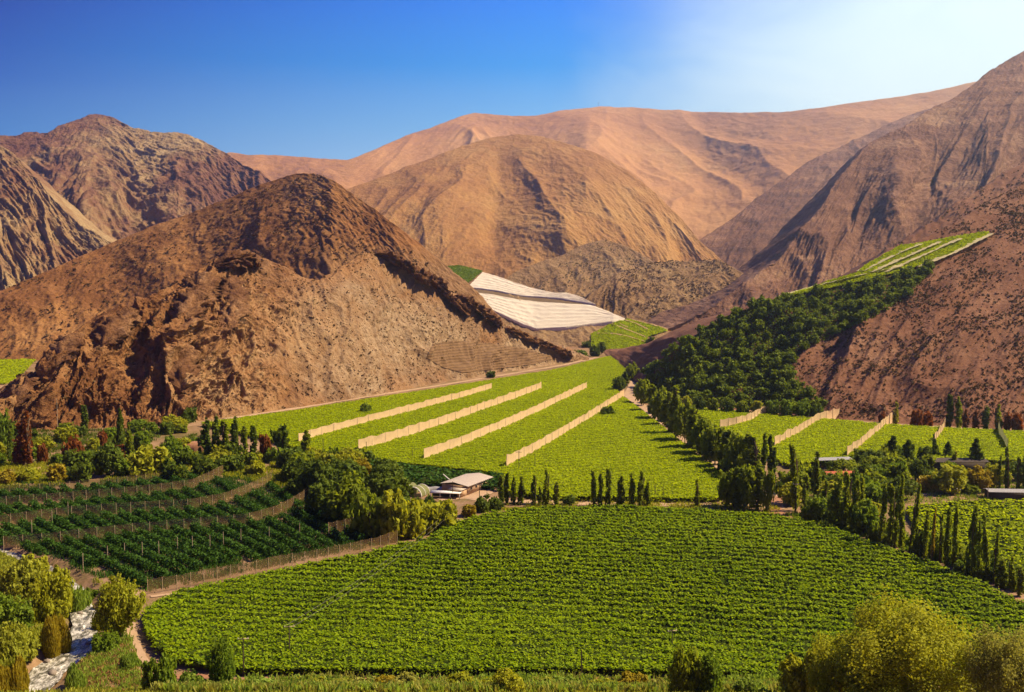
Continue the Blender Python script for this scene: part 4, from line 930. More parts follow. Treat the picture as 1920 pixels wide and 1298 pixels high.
ORD = 'first second third fourth fifth sixth seventh eighth ninth tenth eleventh twelfth thirteenth fourteenth fifteenth sixteenth seventeenth eighteenth nineteenth twentieth'.split() + ['twenty-' + q for q in 'first second third fourth fifth sixth seventh eighth ninth'.split()]

# poplars standing along the road behind the front vineyard
G = 'poplars by the road behind the front vineyard'
for i, (x, b, tp, wd) in enumerate([(938, 941, 890, 16), (950, 944, 884, 12), (964, 944, 893, 12), (979, 944, 889, 15), (1003, 945, 894, 13), (1014, 946, 908, 9), (1025, 948, 880, 14), (1043, 948, 900, 16)]):
    tree('poplar', x, b, tp, wd * 1.25, 'poplar', f'{ORD[i]} slim poplar from the ochre shed, in the cluster beside its yard', group=G)
for i, (x, b, tp, wd) in enumerate([(1113, 948, 886, 13), (1127, 949, 889, 12), (1141, 948, 882, 14), (1163, 949, 895, 17), (1183, 949, 890, 15), (1203, 949, 884, 15), (1214, 948, 896, 12)]):
    tree('poplar', x, b, tp, wd * 1.3, 'poplar', f'{ORD[i]} poplar of the cluster standing alone midway along the vineyard road, from the shed side', group=G)
tree('poplar', 1308, 950, 898, 13, 'poplar', 'single slim poplar between the poplar cluster and the dense tree row', group=G)
tree('bush', 1071, 946, 926, 30, 'dark', 'low dark bush between the two poplar clusters on the vineyard road', 'bush')
# the row of trees along the track down from the orchard hill
G = 'trees along the track between the two sunlit fields'
for i, (x, b, tp, wd, k, mt) in enumerate([(1206, 760, 716, 20, 'dome', 'poplar'), (1222, 774, 720, 20, 'poplar', 'poplar'), (1238, 790, 730, 24, 'dome', 'poplar'), (1252, 802, 740, 20, 'poplar', 'poplar'), (1270, 818, 722, 22, 'poplar', 'poplar'), (1284, 832, 762, 26, 'dome', 'poplar'), (1300, 846, 766, 26, 'poplar', 'poplar'), (1320, 858, 784, 30, 'dome', 'poplar'), (1340, 870, 800, 32, 'dome', 'poplar'), (1362, 882, 808, 30, 'poplar', 'poplar'), (1386, 892, 818, 36, 'dome', 'poplar'), (1402, 902, 822, 30, 'poplar', 'poplar')]):
    tree(k, x, b, tp - 4, wd * 1.6, mt, f'{ORD[i]} tree down the track from the dark orchard hill, between the sunlit vineyards', group=G)
tree('poplar', 1258, 800, 765, 10, 'rust', 'rusty brown sapling among the green trees below the orchard hill')
tree('poplar', 1428, 900, 815, 20, 'dark', 'thinner of the two tall dark poplars at the end of the tree row', group=G)
tree('poplar', 1447, 906, 812, 24, 'dark', 'fuller of the two tall dark poplars at the end of the tree row', group=G)
G = 'dense trees at the road junction'
for i, (x, b, tp, wd, mt) in enumerate([(1362, 950, 886, 28, 'poplar'), (1380, 952, 880, 28, 'poplar'), (1400, 954, 872, 34, 'poplar'), (1420, 955, 876, 28, 'poplar'), (1440, 958, 886, 18, 'poplar')]):
    tree('poplar' if i % 2 else 'dome', x, b, tp, wd * 1.45, mt, f'{ORD[i]} dense tree of the clump before the gap where the road meets the red track', group=G)
# poplars along the red track on the side of the front vineyard
G = 'poplars along the red track'
for i, (x, b, tp, wd, mt) in enumerate([(1491, 958, 845, 17, 'poplar'), (1510, 965, 902, 16, 'poplar'), (1529, 930, 848, 17, 'poplar'), (1548, 972, 905, 16, 'poplar'), (1568, 984, 886, 24, 'poplar'), (1587, 992, 893, 22, 'poplar'), (1600, 996, 906, 18, 'poplar'), (1616, 980, 895, 16, 'poplar'), (1652, 1020, 915, 14, 'poplar'), (1666, 1024, 918, 15, 'poplar'), (1679, 1028, 906, 13, 'poplar'), (1692, 1032, 899, 16, 'poplar'), (1705, 1036, 910, 14, 'poplar'), (1733, 1046, 952, 14, 'poplar'), (1764, 1055, 962, 12, 'poplar'),
        (1776, 1061, 946, 15, 'poplar'), (1791, 1067, 952, 13, 'poplar'), (1810, 1080, 950, 15, 'poplar'), (1822, 1084, 968, 13, 'poplar'), (1834, 1086, 975, 12, 'poplar'), (1849, 1090, 964, 14, 'poplar'), (1864, 1095, 1002, 12, 'poplar'), (1880, 1102, 1046, 22, 'poplar'), (1896, 1109, 1044, 14, 'poplar'), (1911, 1117, 1068, 16, 'poplar')]):
    tree('poplar', x, b, tp - 5, wd * 1.3, mt, f'{ORD[i]} slender poplar along the red track, counting from the road junction', group=G)
tree('poplar', 1748, 1050, 955, 10, 'yellow', 'thin poplar turning orange among the green poplars on the red track', group=G)
for x, b, tp, wd, k, mt, lab in [(1534, 976, 930, 46, 'dome', 'green', 'bright green willow at the foot of the first poplars on the red track'), (1620, 1002, 944, 46, 'dome', 'green', 'leafy willow between the two groups of poplars on the red track'), (1640, 1010, 972, 30, 'bush', 'green', 'low green bush touching the willow between the poplar groups'), (1722, 1042, 996, 30, 'bush', 'dark', 'dark bush in the gap of the poplar line beside the orange poplar'), (1485, 948, 912, 26, 'bush', 'poplar', 'rounded bush beside the road gap under the tall dark poplar'), (1800, 1076, 1046, 26, 'bush', 'green', 'low green bush at the feet of the darkest poplars'), (1832, 1090, 1062, 26, 'bush', 'poplar', 'low bush at the feet of the last poplars')]:
    tree(k, x, b, tp, wd, mt, lab, 'bush' if k == 'bush' else 'tree')
# trees round the farm buildings
for x, b, tp, wd, k, mt, lab in [(1673, 868, 816, 46, 'conifer', 'dark', 'tall spreading conifer before the terrace vineyard, tallest of its clump'), (1702, 884, 822, 52, 'conifer', 'dark', 'wide dark conifer behind the dark round trees'), (1636, 872, 845, 36, 'dome', 'dark', 'dark round tree beside the pale canopy roof'), (1612, 876, 854, 30, 'dome', 'dark', 'small dark tree under the end of the crooked net'), (1752, 860, 822, 26, 'conifer', 'dark', 'narrow conifer standing over the white patch by the long dark barn'), (1777, 862, 827, 32, 'conifer', 'dark', 'conifer next to the narrow one above the long dark barn'), (1829, 878, 824, 46, 'conifer', 'dark', 'broad dark conifer at the end of the long dark barn'), (1790, 880, 842, 14, 'poplar', 'olive', 'thin olive tree between the conifers by the barn'),
        (1642, 904, 869, 42, 'dome', 'green', 'round green tree behind the clipped hedge'), (1682, 906, 866, 44, 'dome', 'poplar', 'larger round tree by the end of the clipped hedge'), (1722, 900, 862, 36, 'dome', 'dark', 'dark tree between the round trees and the yellow umbrella tree'), (1781, 924, 872, 64, 'dome', 'olive', 'umbrella-shaped yellow green tree with a short visible trunk'), (1744, 922, 886, 46, 'bush', 'yellow', 'orange green bush beside the umbrella tree'), (1834, 920, 878, 46, 'dome', 'yellow', 'orange tinted tree behind the umbrella tree'), (1860, 916, 874, 36, 'dome', 'olive', 'olive tree between the orange tree and the slim poplars'), (1818, 924, 905, 50, 'bush', 'poplar', 'low bush in front of the orange tinted tree'),
        (1873, 920, 853, 9, 'poplar', 'dark', 'thinnest of the poplars behind the white roofed shed'), (1890, 918, 838, 14, 'poplar', 'dark', 'tallest poplar behind the white roofed shed'), (1908, 916, 856, 15, 'poplar', 'dark', 'poplar behind the middle of the white roofed shed'), (1924, 916, 846, 18, 'poplar', 'dark', 'poplar at the picture edge behind the white roofed shed'),
        (1588, 888, 863, 50, 'dome', 'poplar', 'low round olive tree before the pale canopy roof'), (1560, 884, 866, 24, 'dome', 'dark', 'dark bushy tree over the red roofed house'), (1600, 930, 886, 44, 'dome', 'green', 'green tree in front of the red roofed house'), (1572, 926, 884, 34, 'dome', 'poplar', 'mid green tree hiding the middle of the red roof'), (1665, 930, 912, 46, 'bush', 'poplar', 'low bush below the clipped hedge on the lane'), (1465, 925, 900, 24, 'bush', 'dark', 'dark bush by the road gap behind the tall dark poplar')]:
    tree(k, x, b, tp, wd, mt, lab, 'bush' if k == 'bush' else 'tree')
G = 'trees along the foot of the bare slope'
for x, b, tp, wd, k, mt, lab in [(1680, 796, 752, 14, 'poplar', 'olive', 'yellow green poplar at the foot of the bare slope'), (1655, 792, 770, 16, 'bush', 'rust', 'rusty bush where the crooked net meets the bare slope'), (1716, 799, 765, 26, 'bush', 'rust', 'rusty red tree at the foot of the bare slope'), (1740, 799, 768, 22, 'bush', 'rust', 'grey brown leafless tree beside the rusty red tree'), (1778, 803, 746, 20, 'poplar', 'dark', 'tall green poplar by the top of the bright short net'), (1795, 803, 742, 18, 'poplar', 'poplar', 'taller of the paired green poplars at the slope foot'), (1812, 805, 766, 16, 'poplar', 'rust', 'brown poplar between the green ones at the slope foot'), (1828, 806, 768, 16, 'poplar', 'rust', 'rusty tree with bare base at the slope foot'), (1846, 806, 757, 22, 'poplar', 'dark', 'dense green poplar left of the greenish net'), (1870, 807, 762, 18, 'poplar', 'poplar', 'green poplar behind the top of the greenish net'), (1890, 808, 772, 16, 'bush', 'rust', 'small rusty tree just past the greenish net'), (1908, 809, 768, 26, 'bush', 'rust', 'wide rusty tree at the picture edge on the slope foot')]:
    tree(k, x, b, tp, wd, mt, lab, 'bush' if k == 'bush' else 'tree', G)
# bushes in and beside the sunlit vineyard
for x, b, tp, wd, k, mt, lab in [(684, 778, 755, 30, 'bush', 'dark', 'dark lone bush in the sunlit vineyard below the rocky hill'), (1142, 782, 757, 36, 'bush', 'dark', 'dark lone bush beside the upper end of the longest bright net'), (922, 708, 695, 18, 'bush', 'dark', 'small bush on the bare ground above the sunlit vineyard'), (1160, 735, 708, 26, 'dome', 'dark', 'larger dark tree in the bend of the dirt track'), (1185, 712, 683, 24, 'dome', 'poplar', 'smaller tree above the bend of the dirt track'), (1172, 724, 694, 18, 'poplar', 'dark', 'middle tree in the bend of the dirt track'),
        (1088, 671, 655, 34, 'bush', 'dark', 'green bush at the tip of the rocky hill'), (1112, 668, 648, 24, 'bush', 'dark', 'dark bush beside the valley head vineyard'), (1128, 664, 640, 18, 'dome', 'dark', 'small dark tree at the edge of the valley head vineyard'), (1100, 652, 636, 22, 'bush', 'dark', 'bush on the bank under the white nets'), (1222, 654, 634, 22, 'dome', 'dark', 'dark tree on the reddish mound by the orchard hill'), (1250, 654, 638, 34, 'bush', 'dark', 'dark bush at the edge of the reddish mound'), (1232, 646, 618, 84, 'bush', 'rust', 'wide reddish brown bush on the mound above the sunlit vineyard')]:
    tree(k, x, b, tp, wd, mt, lab, 'bush' if k == 'bush' else 'tree')
# trees under the rocky hill
for x, b, tp, wd, k, mt, lab in [(4, 850, 775, 30, 'dome', 'green', 'green tree at the picture edge under the rocky hill'), (17, 868, 786, 14, 'poplar', 'dark', 'slim dark poplar before the rusty shrubs'), (44, 872, 796, 34, 'poplar', 'rust', 'broad rusty poplar with bare base'), (54, 874, 775, 26, 'poplar', 'rust', 'tallest rusty red poplar under the rocky hill'), (78, 868, 830, 22, 'bush', 'rust', 'small rusty shrub beside the tallest rusty poplar'), (136, 864, 812, 42, 'bush', 'rust', 'round rusty red bush behind the meadow'), (158, 815, 764, 22, 'poplar', 'dark', 'green poplar close against the rock face'), (190, 838, 806, 26, 'bush', 'rust', 'brownish bush beside the conifer under the rocks'), (227, 856, 772, 34, 'conifer', 'dark', 'pointed green conifer under the rocky hill'), (243, 862, 800, 26, 'conifer', 'poplar', 'lower conifer touching the pointed one'), (262, 846, 808, 40, 'bush', 'green', 'bright bush beyond the conifers on the bank'),
        (204, 892, 830, 52, 'dome', 'dark', 'dark round tree between the meadow and the big willow'), (186, 890, 842, 36, 'bush', 'olive', 'olive bush beside the dark round tree'), (288, 888, 832, 84, 'bush', 'olive', 'big rounded willow above the top mesh fence'), (250, 886, 848, 44, 'bush', 'olive', 'smaller willow in front of the conifers'), (322, 868, 820, 40, 'dome', 'green', 'light green tree beside the adobe bank'), (356, 792, 762, 30, 'bush', 'dark', 'dark bush growing on the rocky slope foot'), (318, 798, 778, 34, 'bush', 'olive', 'olive bush at the corner of the sunlit vineyard'), (340, 812, 795, 26, 'bush', 'poplar', 'small bush on the bank top'),
        (386, 856, 786, 26, 'poplar', 'dark', 'first tall dark tree of the clump before the sunlit vineyard'), (404, 862, 783, 24, 'poplar', 'dark', 'second tall dark tree of the clump before the sunlit vineyard'), (424, 864, 790, 28, 'poplar', 'poplar', 'third tall dark tree of the clump before the sunlit vineyard'), (443, 860, 784, 24, 'poplar', 'dark', 'fourth tall dark tree of the clump before the sunlit vineyard'), (458, 862, 800, 22, 'poplar', 'poplar', 'fifth tree of the clump before the sunlit vineyard'), (476, 858, 798, 22, 'poplar', 'dark', 'slim dark tree just beyond the clump'), (496, 860, 812, 22, 'bush', 'rust', 'reddish shrub between the dark clump and the spiky tree'), (528, 862, 798, 52, 'plume', 'dark', 'spiky fan-shaped tree before the lowest tan net'), (575, 868, 804, 44, 'conifer', 'poplar', 'bushy pointed tree at the end of the lowest tan net'),
        (100, 902, 868, 46, 'bush', 'yellow', 'yellow bush behind the topmost mesh fence'), (60, 900, 872, 60, 'bush', 'olive', 'low olive bush in the meadow'), (18, 905, 880, 50, 'bush', 'yellow', 'yellowish bush at the meadow edge'), (152, 902, 866, 46, 'bush', 'dark', 'dark green bush behind the topmost mesh fence'), (330, 900, 862, 50, 'bush', 'dark', 'dark bush in the shade at the end of the topmost fence'), (380, 890, 850, 60, 'bush', 'dark', 'shaded bush under the dark clump'), (432, 884, 848, 60, 'bush', 'dark', 'second shaded bush under the dark clump'), (486, 890, 862, 46, 'bush', 'olive', 'yellowish bush at the top of the third mesh fence')]:
    tree(k, x, b, tp, wd, mt, lab, 'bush' if k == 'bush' else 'tree', bark='palebark' if mt == 'rust' else 'bark')
# the dark thicket between the terraces and the shed
for x, b, tp, wd, k, mt, lab in [(556, 902, 862, 52, 'dome', 'dark', 'dark tree over the end of the third mesh fence'), (590, 930, 862, 60, 'dome', 'dark', 'dark tree over the end of the long mesh fence'), (632, 906, 862, 60, 'dome', 'dark', 'dark tree below the lowest tan net'), (655, 892, 842, 56, 'dome', 'olive', 'rounded olive tree beside the dark orchard block'), (678, 910, 862, 40, 'dome', 'yellow', 'olive tree turning orange beside the dark orchard block'), (610, 962, 896, 74, 'dome', 'dark', 'dark tree in the middle of the thicket'), (652, 985, 890, 80, 'dome', 'poplar', 'tall rounded tree in the thicket above the short mesh panel'), (712, 935, 890, 60, 'dome', 'dark', 'dark tree next to the dark orchard block'), (750, 930, 896, 46, 'bush', 'dark', 'dark bush beside the hoop tunnel'),
        (700, 1010, 918, 84, 'bush', 'poplar', 'large willow thicket above the lowest fence end'), (752, 1012, 924, 90, 'bush', 'olive', 'large yellow green willow in front of the hoop tunnel'), (806, 996, 928, 90, 'bush', 'olive', 'large yellow green willow in front of the white flat shed'), (848, 978, 934, 60, 'bush', 'olive', 'smaller willow at the edge of the front vineyard'), (880, 966, 940, 40, 'bush', 'yellow', 'orange green shrub below the dirt yard'), (905, 958, 930, 40, 'bush', 'dark', 'dark shrub between the dirt yard and the front vineyard'), (930, 954, 930, 36, 'bush', 'dark', 'dark shrub at the foot of the first poplars'), (560, 930, 890, 60, 'bush', 'dark', 'shaded shrub inside the thicket by the long fence'), (540, 905, 868, 50, 'bush', 'poplar', 'shrub inside the curve of the third fence')]:
    tree(k, x, b, tp, wd, mt, lab, 'bush' if k == 'bush' else 'tree', fine=1.6)
# along the stream
for x, b, tp, wd, k, mt, lab, f in [(226, 1196, 1078, 84, 'dome', 'olive', 'open crowned tree with several stems on the stream path', 5), (92, 1160, 1052, 84, 'bush', 'olive', 'big willow on the far bank of the stream', 5), (20, 1190, 1108, 90, 'bush', 'green', 'rounded deep green willow at the picture edge by the stream', 5), (34, 1120, 1040, 90, 'bush', 'reed', 'tall straw green willow under the end of the long mesh fence', 5), (122, 1085, 1048, 36, 'bush', 'green', 'green shrub below the first dark rows', 2), (60, 1075, 1040, 60, 'bush', 'olive', 'olive shrub by the corner post of the long mesh fence', 2),
        (104, 1214, 1130, 50, 'reed', 'yellow', 'golden reed clump overhanging the stream', 5), (38, 1232, 1150, 84, 'bush', 'reed', 'wide straw green willow behind the golden reeds', 5), (14, 1260, 1160, 80, 'bush', 'reed', 'straw green willow at the picture edge below the round one', 5), (16, 1300, 1205, 66, 'reed', 'yellow', 'orange tinted reed clump above the brightest rapids', 5), (2, 1300, 1210, 70, 'reed', 'reed', 'reed clump at the lower picture edge', 5), (140, 1130, 1075, 50, 'reed', 'reedgreen', 'light green reeds along the upper bend of the stream', 2),
        (196, 1220, 1182, 52, 'bush', 'green', 'green bush on the near bank beside the stream', 2), (212, 1218, 1188, 34, 'bush', 'reedgreen', 'light green bush on the stream path edge', 2), (140, 1290, 1244, 46, 'reed', 'reedgreen', 'fresh green reed clump below the rapids', 2), (184, 1168, 1140, 30, 'bush', 'olive', 'olive bush at the narrow part of the stream', 2), (172, 1108, 1088, 30, 'bush', 'green', 'small bush between the front rows and the stream', 2), (205, 1128, 1106, 30, 'bush', 'reedgreen', 'pale green bush by the open crowned tree', 2), (248, 1250, 1222, 40, 'reed', 'reedgreen', 'grassy clump by the heap of fallen reeds', 2)]:
    tree(k, x, b, tp, wd, mt, lab, {'reed': 'reeds', 'bush': 'bush'}.get(k, 'tree'), None, None, f, 'reed_clump' if k == 'reed' else None, 'palebark')
# trees and bushes on the near bank below the viewpoint
for x, d_, tp, wd, k, mt, lab, f in [(284, 176, 1222, 66, 'bush', 'green', 'dense green domed willow beside the stream path', 3), (402, 178, 1194, 52, 'dome', 'green', 'small green tree with a bare stem before the front vineyard', 3), (338, 176, 1252, 70, 'bush', 'reedgreen', 'low pale green shrub between the two small willows', 2), (960, 165, 1256, 90, 'bush', 'olive', 'olive bush in the middle of the reed strip', 3), (1290, 160, 1210, 74, 'bush', 'poplar', 'drooping dark green bush at the edge of the front vineyard', 4), (1352, 160, 1216, 84, 'bush', 'green', 'second drooping bush, lighter than its dark neighbour', 4), (1492, 155, 1226, 84, 'bush', 'olive', 'bright yellow green bush on the near bank', 4), (1540, 152, 1212, 60, 'bush', 'olive', 'orange tinged bush behind the bright yellow one', 3),
        (1592, 140, 1178, 130, 'dome', 'olive', 'loose olive tree leaning against the largest tree', 7), (1722, 128, 1142, 250, 'dome', 'olive', 'largest tree, a wide feathery willow on the near bank', 16), (1640, 132, 1186, 120, 'dome', 'olive', 'lower bough-like willow in front of the loose olive tree', 7), (1905, 118, 1168, 130, 'dome', 'pinkgreen', 'pale feathery tree cut by the picture edge', 9), (1420, 158, 1268, 70, 'bush', 'reedgreen', 'low green shrub between the drooping bushes and the yellow bush', 3), (1840, 140, 1262, 90, 'bush', 'pinkgreen', 'pale low shrub under the largest tree', 3)]:
    tree(k, x, None, tp, wd, mt, lab, 'bush' if k == 'bush' else 'tree', None, d_, f, None, 'palebark')

for i, x in enumerate(np.linspace(440, 1240, 18)):
    x = x + rng.uniform(-18, 18); mt = ['reedgreen', 'olive', 'reed', 'pinkgreen', 'yellow', 'olive'][int(rng.integers(6))]
    tree('bush', x, None, rng.uniform(1258, 1280), rng.uniform(50, 90), mt, f'{ORD[i]} {dict(MATW0)[mt]} shrub of the near bank strip, from the small stemmed tree', 'bush', 'shrubs of the near bank strip', rng.uniform(170, 180), 3)

# dark orchard on the hillside
OP = [(1206, 716), (1218, 700), (1245, 672), (1290, 640), (1335, 610), (1372, 592), (1420, 575), (1472, 562), (1540, 552), (1610, 538), (1690, 516), (1745, 502), (1738, 520), (1690, 566), (1640, 596), (1600, 612), (1560, 634), (1510, 655), (1482, 680), (1490, 708), (1520, 740), (1545, 772), (1500, 776), (1400, 768), (1300, 756), (1240, 738)]
cand = hill_scatter('right_slope', OP, 9000); pick = []
R2 = 7.7 ** 2
for q in cand:
    if all((q[0] - a[0]) ** 2 + (q[1] - a[1]) ** 2 + (q[2] - a[2]) ** 2 > R2 for a in pick): pick.append(q)
    if len(pick) >= 296: break
print('orchard trees', len(pick))
n, leaf, R, Hh, cl = KINDS_['orch']
for i, q in enumerate(pick):
    e = thing('orchard_tree', 'rounded dark green tree planted in the dense hillside orchard', 'tree', q - np.array([0, 0, .3]), rng.random() * 6.28, 'dark trees of the hillside orchard')
    s_ = rng.uniform(.8, 1.55); e.scale = (s_ * .92, s_ * .92, s_ * rng.uniform(.75, 1.05))
    link('crown', crown('dome', i % 6, n, leaf, R, Hh, cl, 'orchard'), e); link('trunk', trunk('dome', i % 6, R, Hh), e)
# low growth between the orchard trees
P = hill_scatter('right_slope', OP, 20000); P[:, 2] += rng.uniform(.2, 3.0, len(P)) * (.4 + .6 * rng.random(len(P)))
V, Q, T = leaf_quads(P, 1.1, .4, 1.3); link('orchard_undergrowth', mesh_from('undergrowth', V, Q, M['orchard'], False, T), kind='stuff')
G = 'trees along the lower edge of the hillside orchard'
for i, (x, b, tp, wd, mt) in enumerate([(1240, 762, 735, 22, 'dark'), (1262, 766, 738, 24, 'poplar'), (1286, 768, 742, 22, 'olive'), (1312, 772, 745, 26, 'dark'), (1338, 775, 748, 24, 'poplar'), (1365, 777, 745, 26, 'dark'), (1392, 779, 750, 24, 'poplar'), (1420, 780, 752, 26, 'olive'), (1448, 782, 752, 26, 'green'), (1476, 784, 750, 30, 'green'), (1506, 786, 752, 30, 'green'), (1532, 788, 758, 26, 'dark')]):
    tree('dome', x, b, tp, wd, mt, f'{ORD[i]} tree along the lower edge of the hillside orchard, counting from the track', group=G)

# scrubby belts
def belt(poly, n, word, group, mats, hlo, hhi, kinds=('bush', 'bush', 'dome')):
    poly = np.array(poly, float); lo, hi = poly.min(0), poly.max(0); k = 0; pts = []; tries = 0
    while k < n and tries < 4000:
        tries += 1
        x, y = rng.uniform(lo[0], hi[0]), rng.uniform(lo[1], hi[1])
        if not in_poly(np.array(x), np.array(y), poly) or any(abs(x - a) < 13 and abs(y - b) < 7 for a, b in pts): continue
        pts.append((x, y)); k += 1
    pts.sort()
    for i, (x, y) in enumerate(pts):
        hh = rng.uniform(hlo, hhi) * (F * CAMH / 375.0 / (y - 507) * 0 + (y - 507) / 370.0)
        kd = kinds[int(rng.integers(len(kinds)))]; mt = mats[int(rng.integers(len(mats)))]
        tree(kd, x, y, y - hh, hh * rng.uniform(1.0, 1.7), mt, f'{ORD[i]} {MATW[mt]} {"bush" if kd == "bush" else "small tree"} {word}', 'bush' if kd == 'bush' else 'tree', group)
MATW = dict(dark='dark green', poplar='mid green', olive='olive', green='fresh green', yellow='yellowing', rust='rusty', reedgreen='pale green', reed='straw coloured')
belt([(-20, 806), (150, 812), (330, 806), (376, 812), (372, 850), (300, 856), (150, 868), (-20, 876)], 27, 'of the scrub under the rocky hill, from the picture edge', 'scrub belt under the rocky hill', ['dark', 'poplar', 'dark', 'olive', 'rust', 'green'], 16, 34)
belt([(110, 868), (330, 860), (500, 862), (560, 880), (500, 888), (400, 886), (300, 892), (120, 906)], 24, 'on the bank above the mesh fences, from the meadow', 'bushes on the bank above the mesh fences', ['dark', 'poplar', 'olive', 'green'], 18, 38)
belt([(520, 880), (600, 862), (690, 868), (735, 905), (750, 935), (790, 955), (830, 962), (790, 985), (740, 1002), (690, 1010), (620, 985), (600, 930)], 27, 'of the thicket before the shed, from the terraces', 'undergrowth of the thicket before the shed', ['dark', 'poplar', 'olive', 'dark'], 26, 50)
belt([(1450, 905), (1540, 895), (1640, 905), (1760, 905), (1760, 925), (1660, 940), (1640, 985), (1560, 970), (1480, 945)], 24, 'round the red roofed house, from the road junction', 'bushes round the red roofed house', ['dark', 'poplar', 'green', 'olive'], 20, 40)
belt([(1480, 962), (1560, 985), (1650, 1018), (1740, 1048), (1830, 1082), (1910, 1112), (1910, 1100), (1830, 1066), (1740, 1030), (1650, 998), (1560, 966)], 27, 'under the red track poplars, from the junction', 'low bushes under the red track poplars', ['dark', 'poplar', 'green', 'poplar'], 14, 30, ('bush',))
belt([(1196, 735), (1222, 765), (1262, 805), (1310, 850), (1360, 888), (1430, 925), (1440, 915), (1380, 875), (1320, 835), (1270, 785), (1225, 735)], 22, 'under the tree row of the hill track', 'undergrowth along the track', ['dark', 'poplar', 'olive'], 14, 32, ('bush',))
belt([(1600, 860), (1740, 862), (1860, 880), (1940, 885), (1940, 912), (1850, 918), (1700, 905), (1610, 890)], 22, 'among the barns, from the canopy roof', 'bushes among the barns', ['dark', 'olive', 'poplar', 'green'], 18, 36)

# ------------------------------------------------------------------ dark planted rows on the terraces
def row(a, b, wdt, h, label, group, mat='row'):
    A, B = at_z(a[0], a[1], 0.0), at_z(b[0], b[1], 0.0); L = np.linalg.norm(B - A); T = (B - A) / L; Nn = np.array([-T[1], T[0], 0])
    n = int(L * 42); s_ = rng.random(n) * L; w_ = rng.normal(0, 1, n); ht = h * (1 + .22 * fbm(s_ / 2.2 + a[0], s_ * 0 + a[1], 3))
    th = rng.random(n) * np.pi; q = rng.random(n) ** .4
    C = A + T * s_[:, None] + Nn * (np.cos(th) * q * wdt * .5 * (1 + .25 * fbm(s_ / 1.7, 0 * s_ + a[1] * .1, 2)))[:, None]
    C[:, 2] = .25 + np.sin(th) * q * ht
    C[:, :2] += rng.normal(0, .12, (n, 2))
    V, Q, T2 = leaf_quads(C - A, .52, .35, 1.4)
    nm = 'hedge' if mat == 'green' else 'planted_row'
    tag(link(nm, mesh_from('row_foliage', V, Q, M[mat], False, T2), None, A), label, 'hedge' if mat == 'green' else 'crop row', group)
G = 'dark planted rows above the lowest mesh fence'
RW = [((44, 1027), (84, 1044)), ((81, 1022), (178, 1064)), ((122, 1019), (282, 1104)), ((162, 1016), (318, 1088)), ((199, 1012), (345, 1078)), ((230, 1008), (374, 1070)), ((258, 1005), (402, 1062)), ((290, 1001), (424, 1058)), ((324, 998), (446, 1053)), ((362, 994), (482, 1052)), ((398, 991), (516, 1048)), ((434, 988), (540, 1042)), ((466, 984), (566, 1038)), ((500, 979), (594, 1034)), ((530, 975), (618, 1028)), ((556, 966), (650, 1022)), ((576, 955), (680, 1018))]
for i, (a, b) in enumerate(RW):
    row(a, b, 2.5, 2.4, f'{ORD[i]} dark green planted row from the stream, above the lowest mesh fence', G)
G = 'dark planted rows between the upper terrace fences'
def terrace(up, lo, n, shift, word):
    up = np.array(up, float); lo = np.array(lo, float)
    for i in range(n):
        f = (i + .5) / n; x0 = up[0, 0] + (up[-1, 0] - up[0, 0]) * f
        y0 = np.interp(x0, up[:, 0], up[:, 1]); x1 = x0 + shift
        y1 = np.interp(x1, lo[:, 0], lo[:, 1])
        if y1 - y0 < 4: continue
        row((x0, y0), (x1, y1), 2.7, 2.2, f'{ORD[i]} short planted row of the {word} terrace, counting from the picture edge', G)
terrace([(-70, 998), (0, 991), (125, 974), (236, 966), (358, 959), (422, 948), (479, 926), (520, 906)], [(-20, 1028), (101, 1016), (169, 1008), (256, 998), (337, 991), (465, 979), (530, 960), (600, 940)], 19, 55, 'third')
terrace([(-70, 962), (0, 955), (135, 945), (233, 936), (294, 930), (361, 921), (418, 896)], [(-20, 988), (125, 967), (236, 959), (358, 952), (422, 940), (479, 917), (505, 905)], 17, 42, 'second')
terrace([(-70, 934), (0, 929), (111, 921), (202, 913), (306, 902), (360, 890)], [(-20, 950), (135, 937), (233, 928), (294, 922), (361, 913), (400, 900)], 15, 32, 'topmost')
# thin pale stakes among the front rows
STK = MB().tube([(0, 0, -.3), (0, 0, 4.8)], .09, 6).mesh('stake', M['post'])
for i, (x, y) in enumerate([(156, 1070), (202, 1056), (234, 1050), (267, 1048), (298, 1046), (333, 1038), (361, 1036), (394, 1034), (419, 1028), (452, 1022), (505, 1018), (562, 1010), (60, 1004), (128, 968), (98, 985)]):
    o = link('stake', STK, None, at_z(x, y, 0)); tag(o, f'{ORD[i]} thin pale stake among the dark planted rows, counting from the stream' if i < 12 else ['pale stake standing in the third terrace by the picture edge', 'pale stake rising before the third mesh fence', 'pale stake between the third and the long mesh fences'][i - 12], 'stake', 'pale stakes among the planted rows')

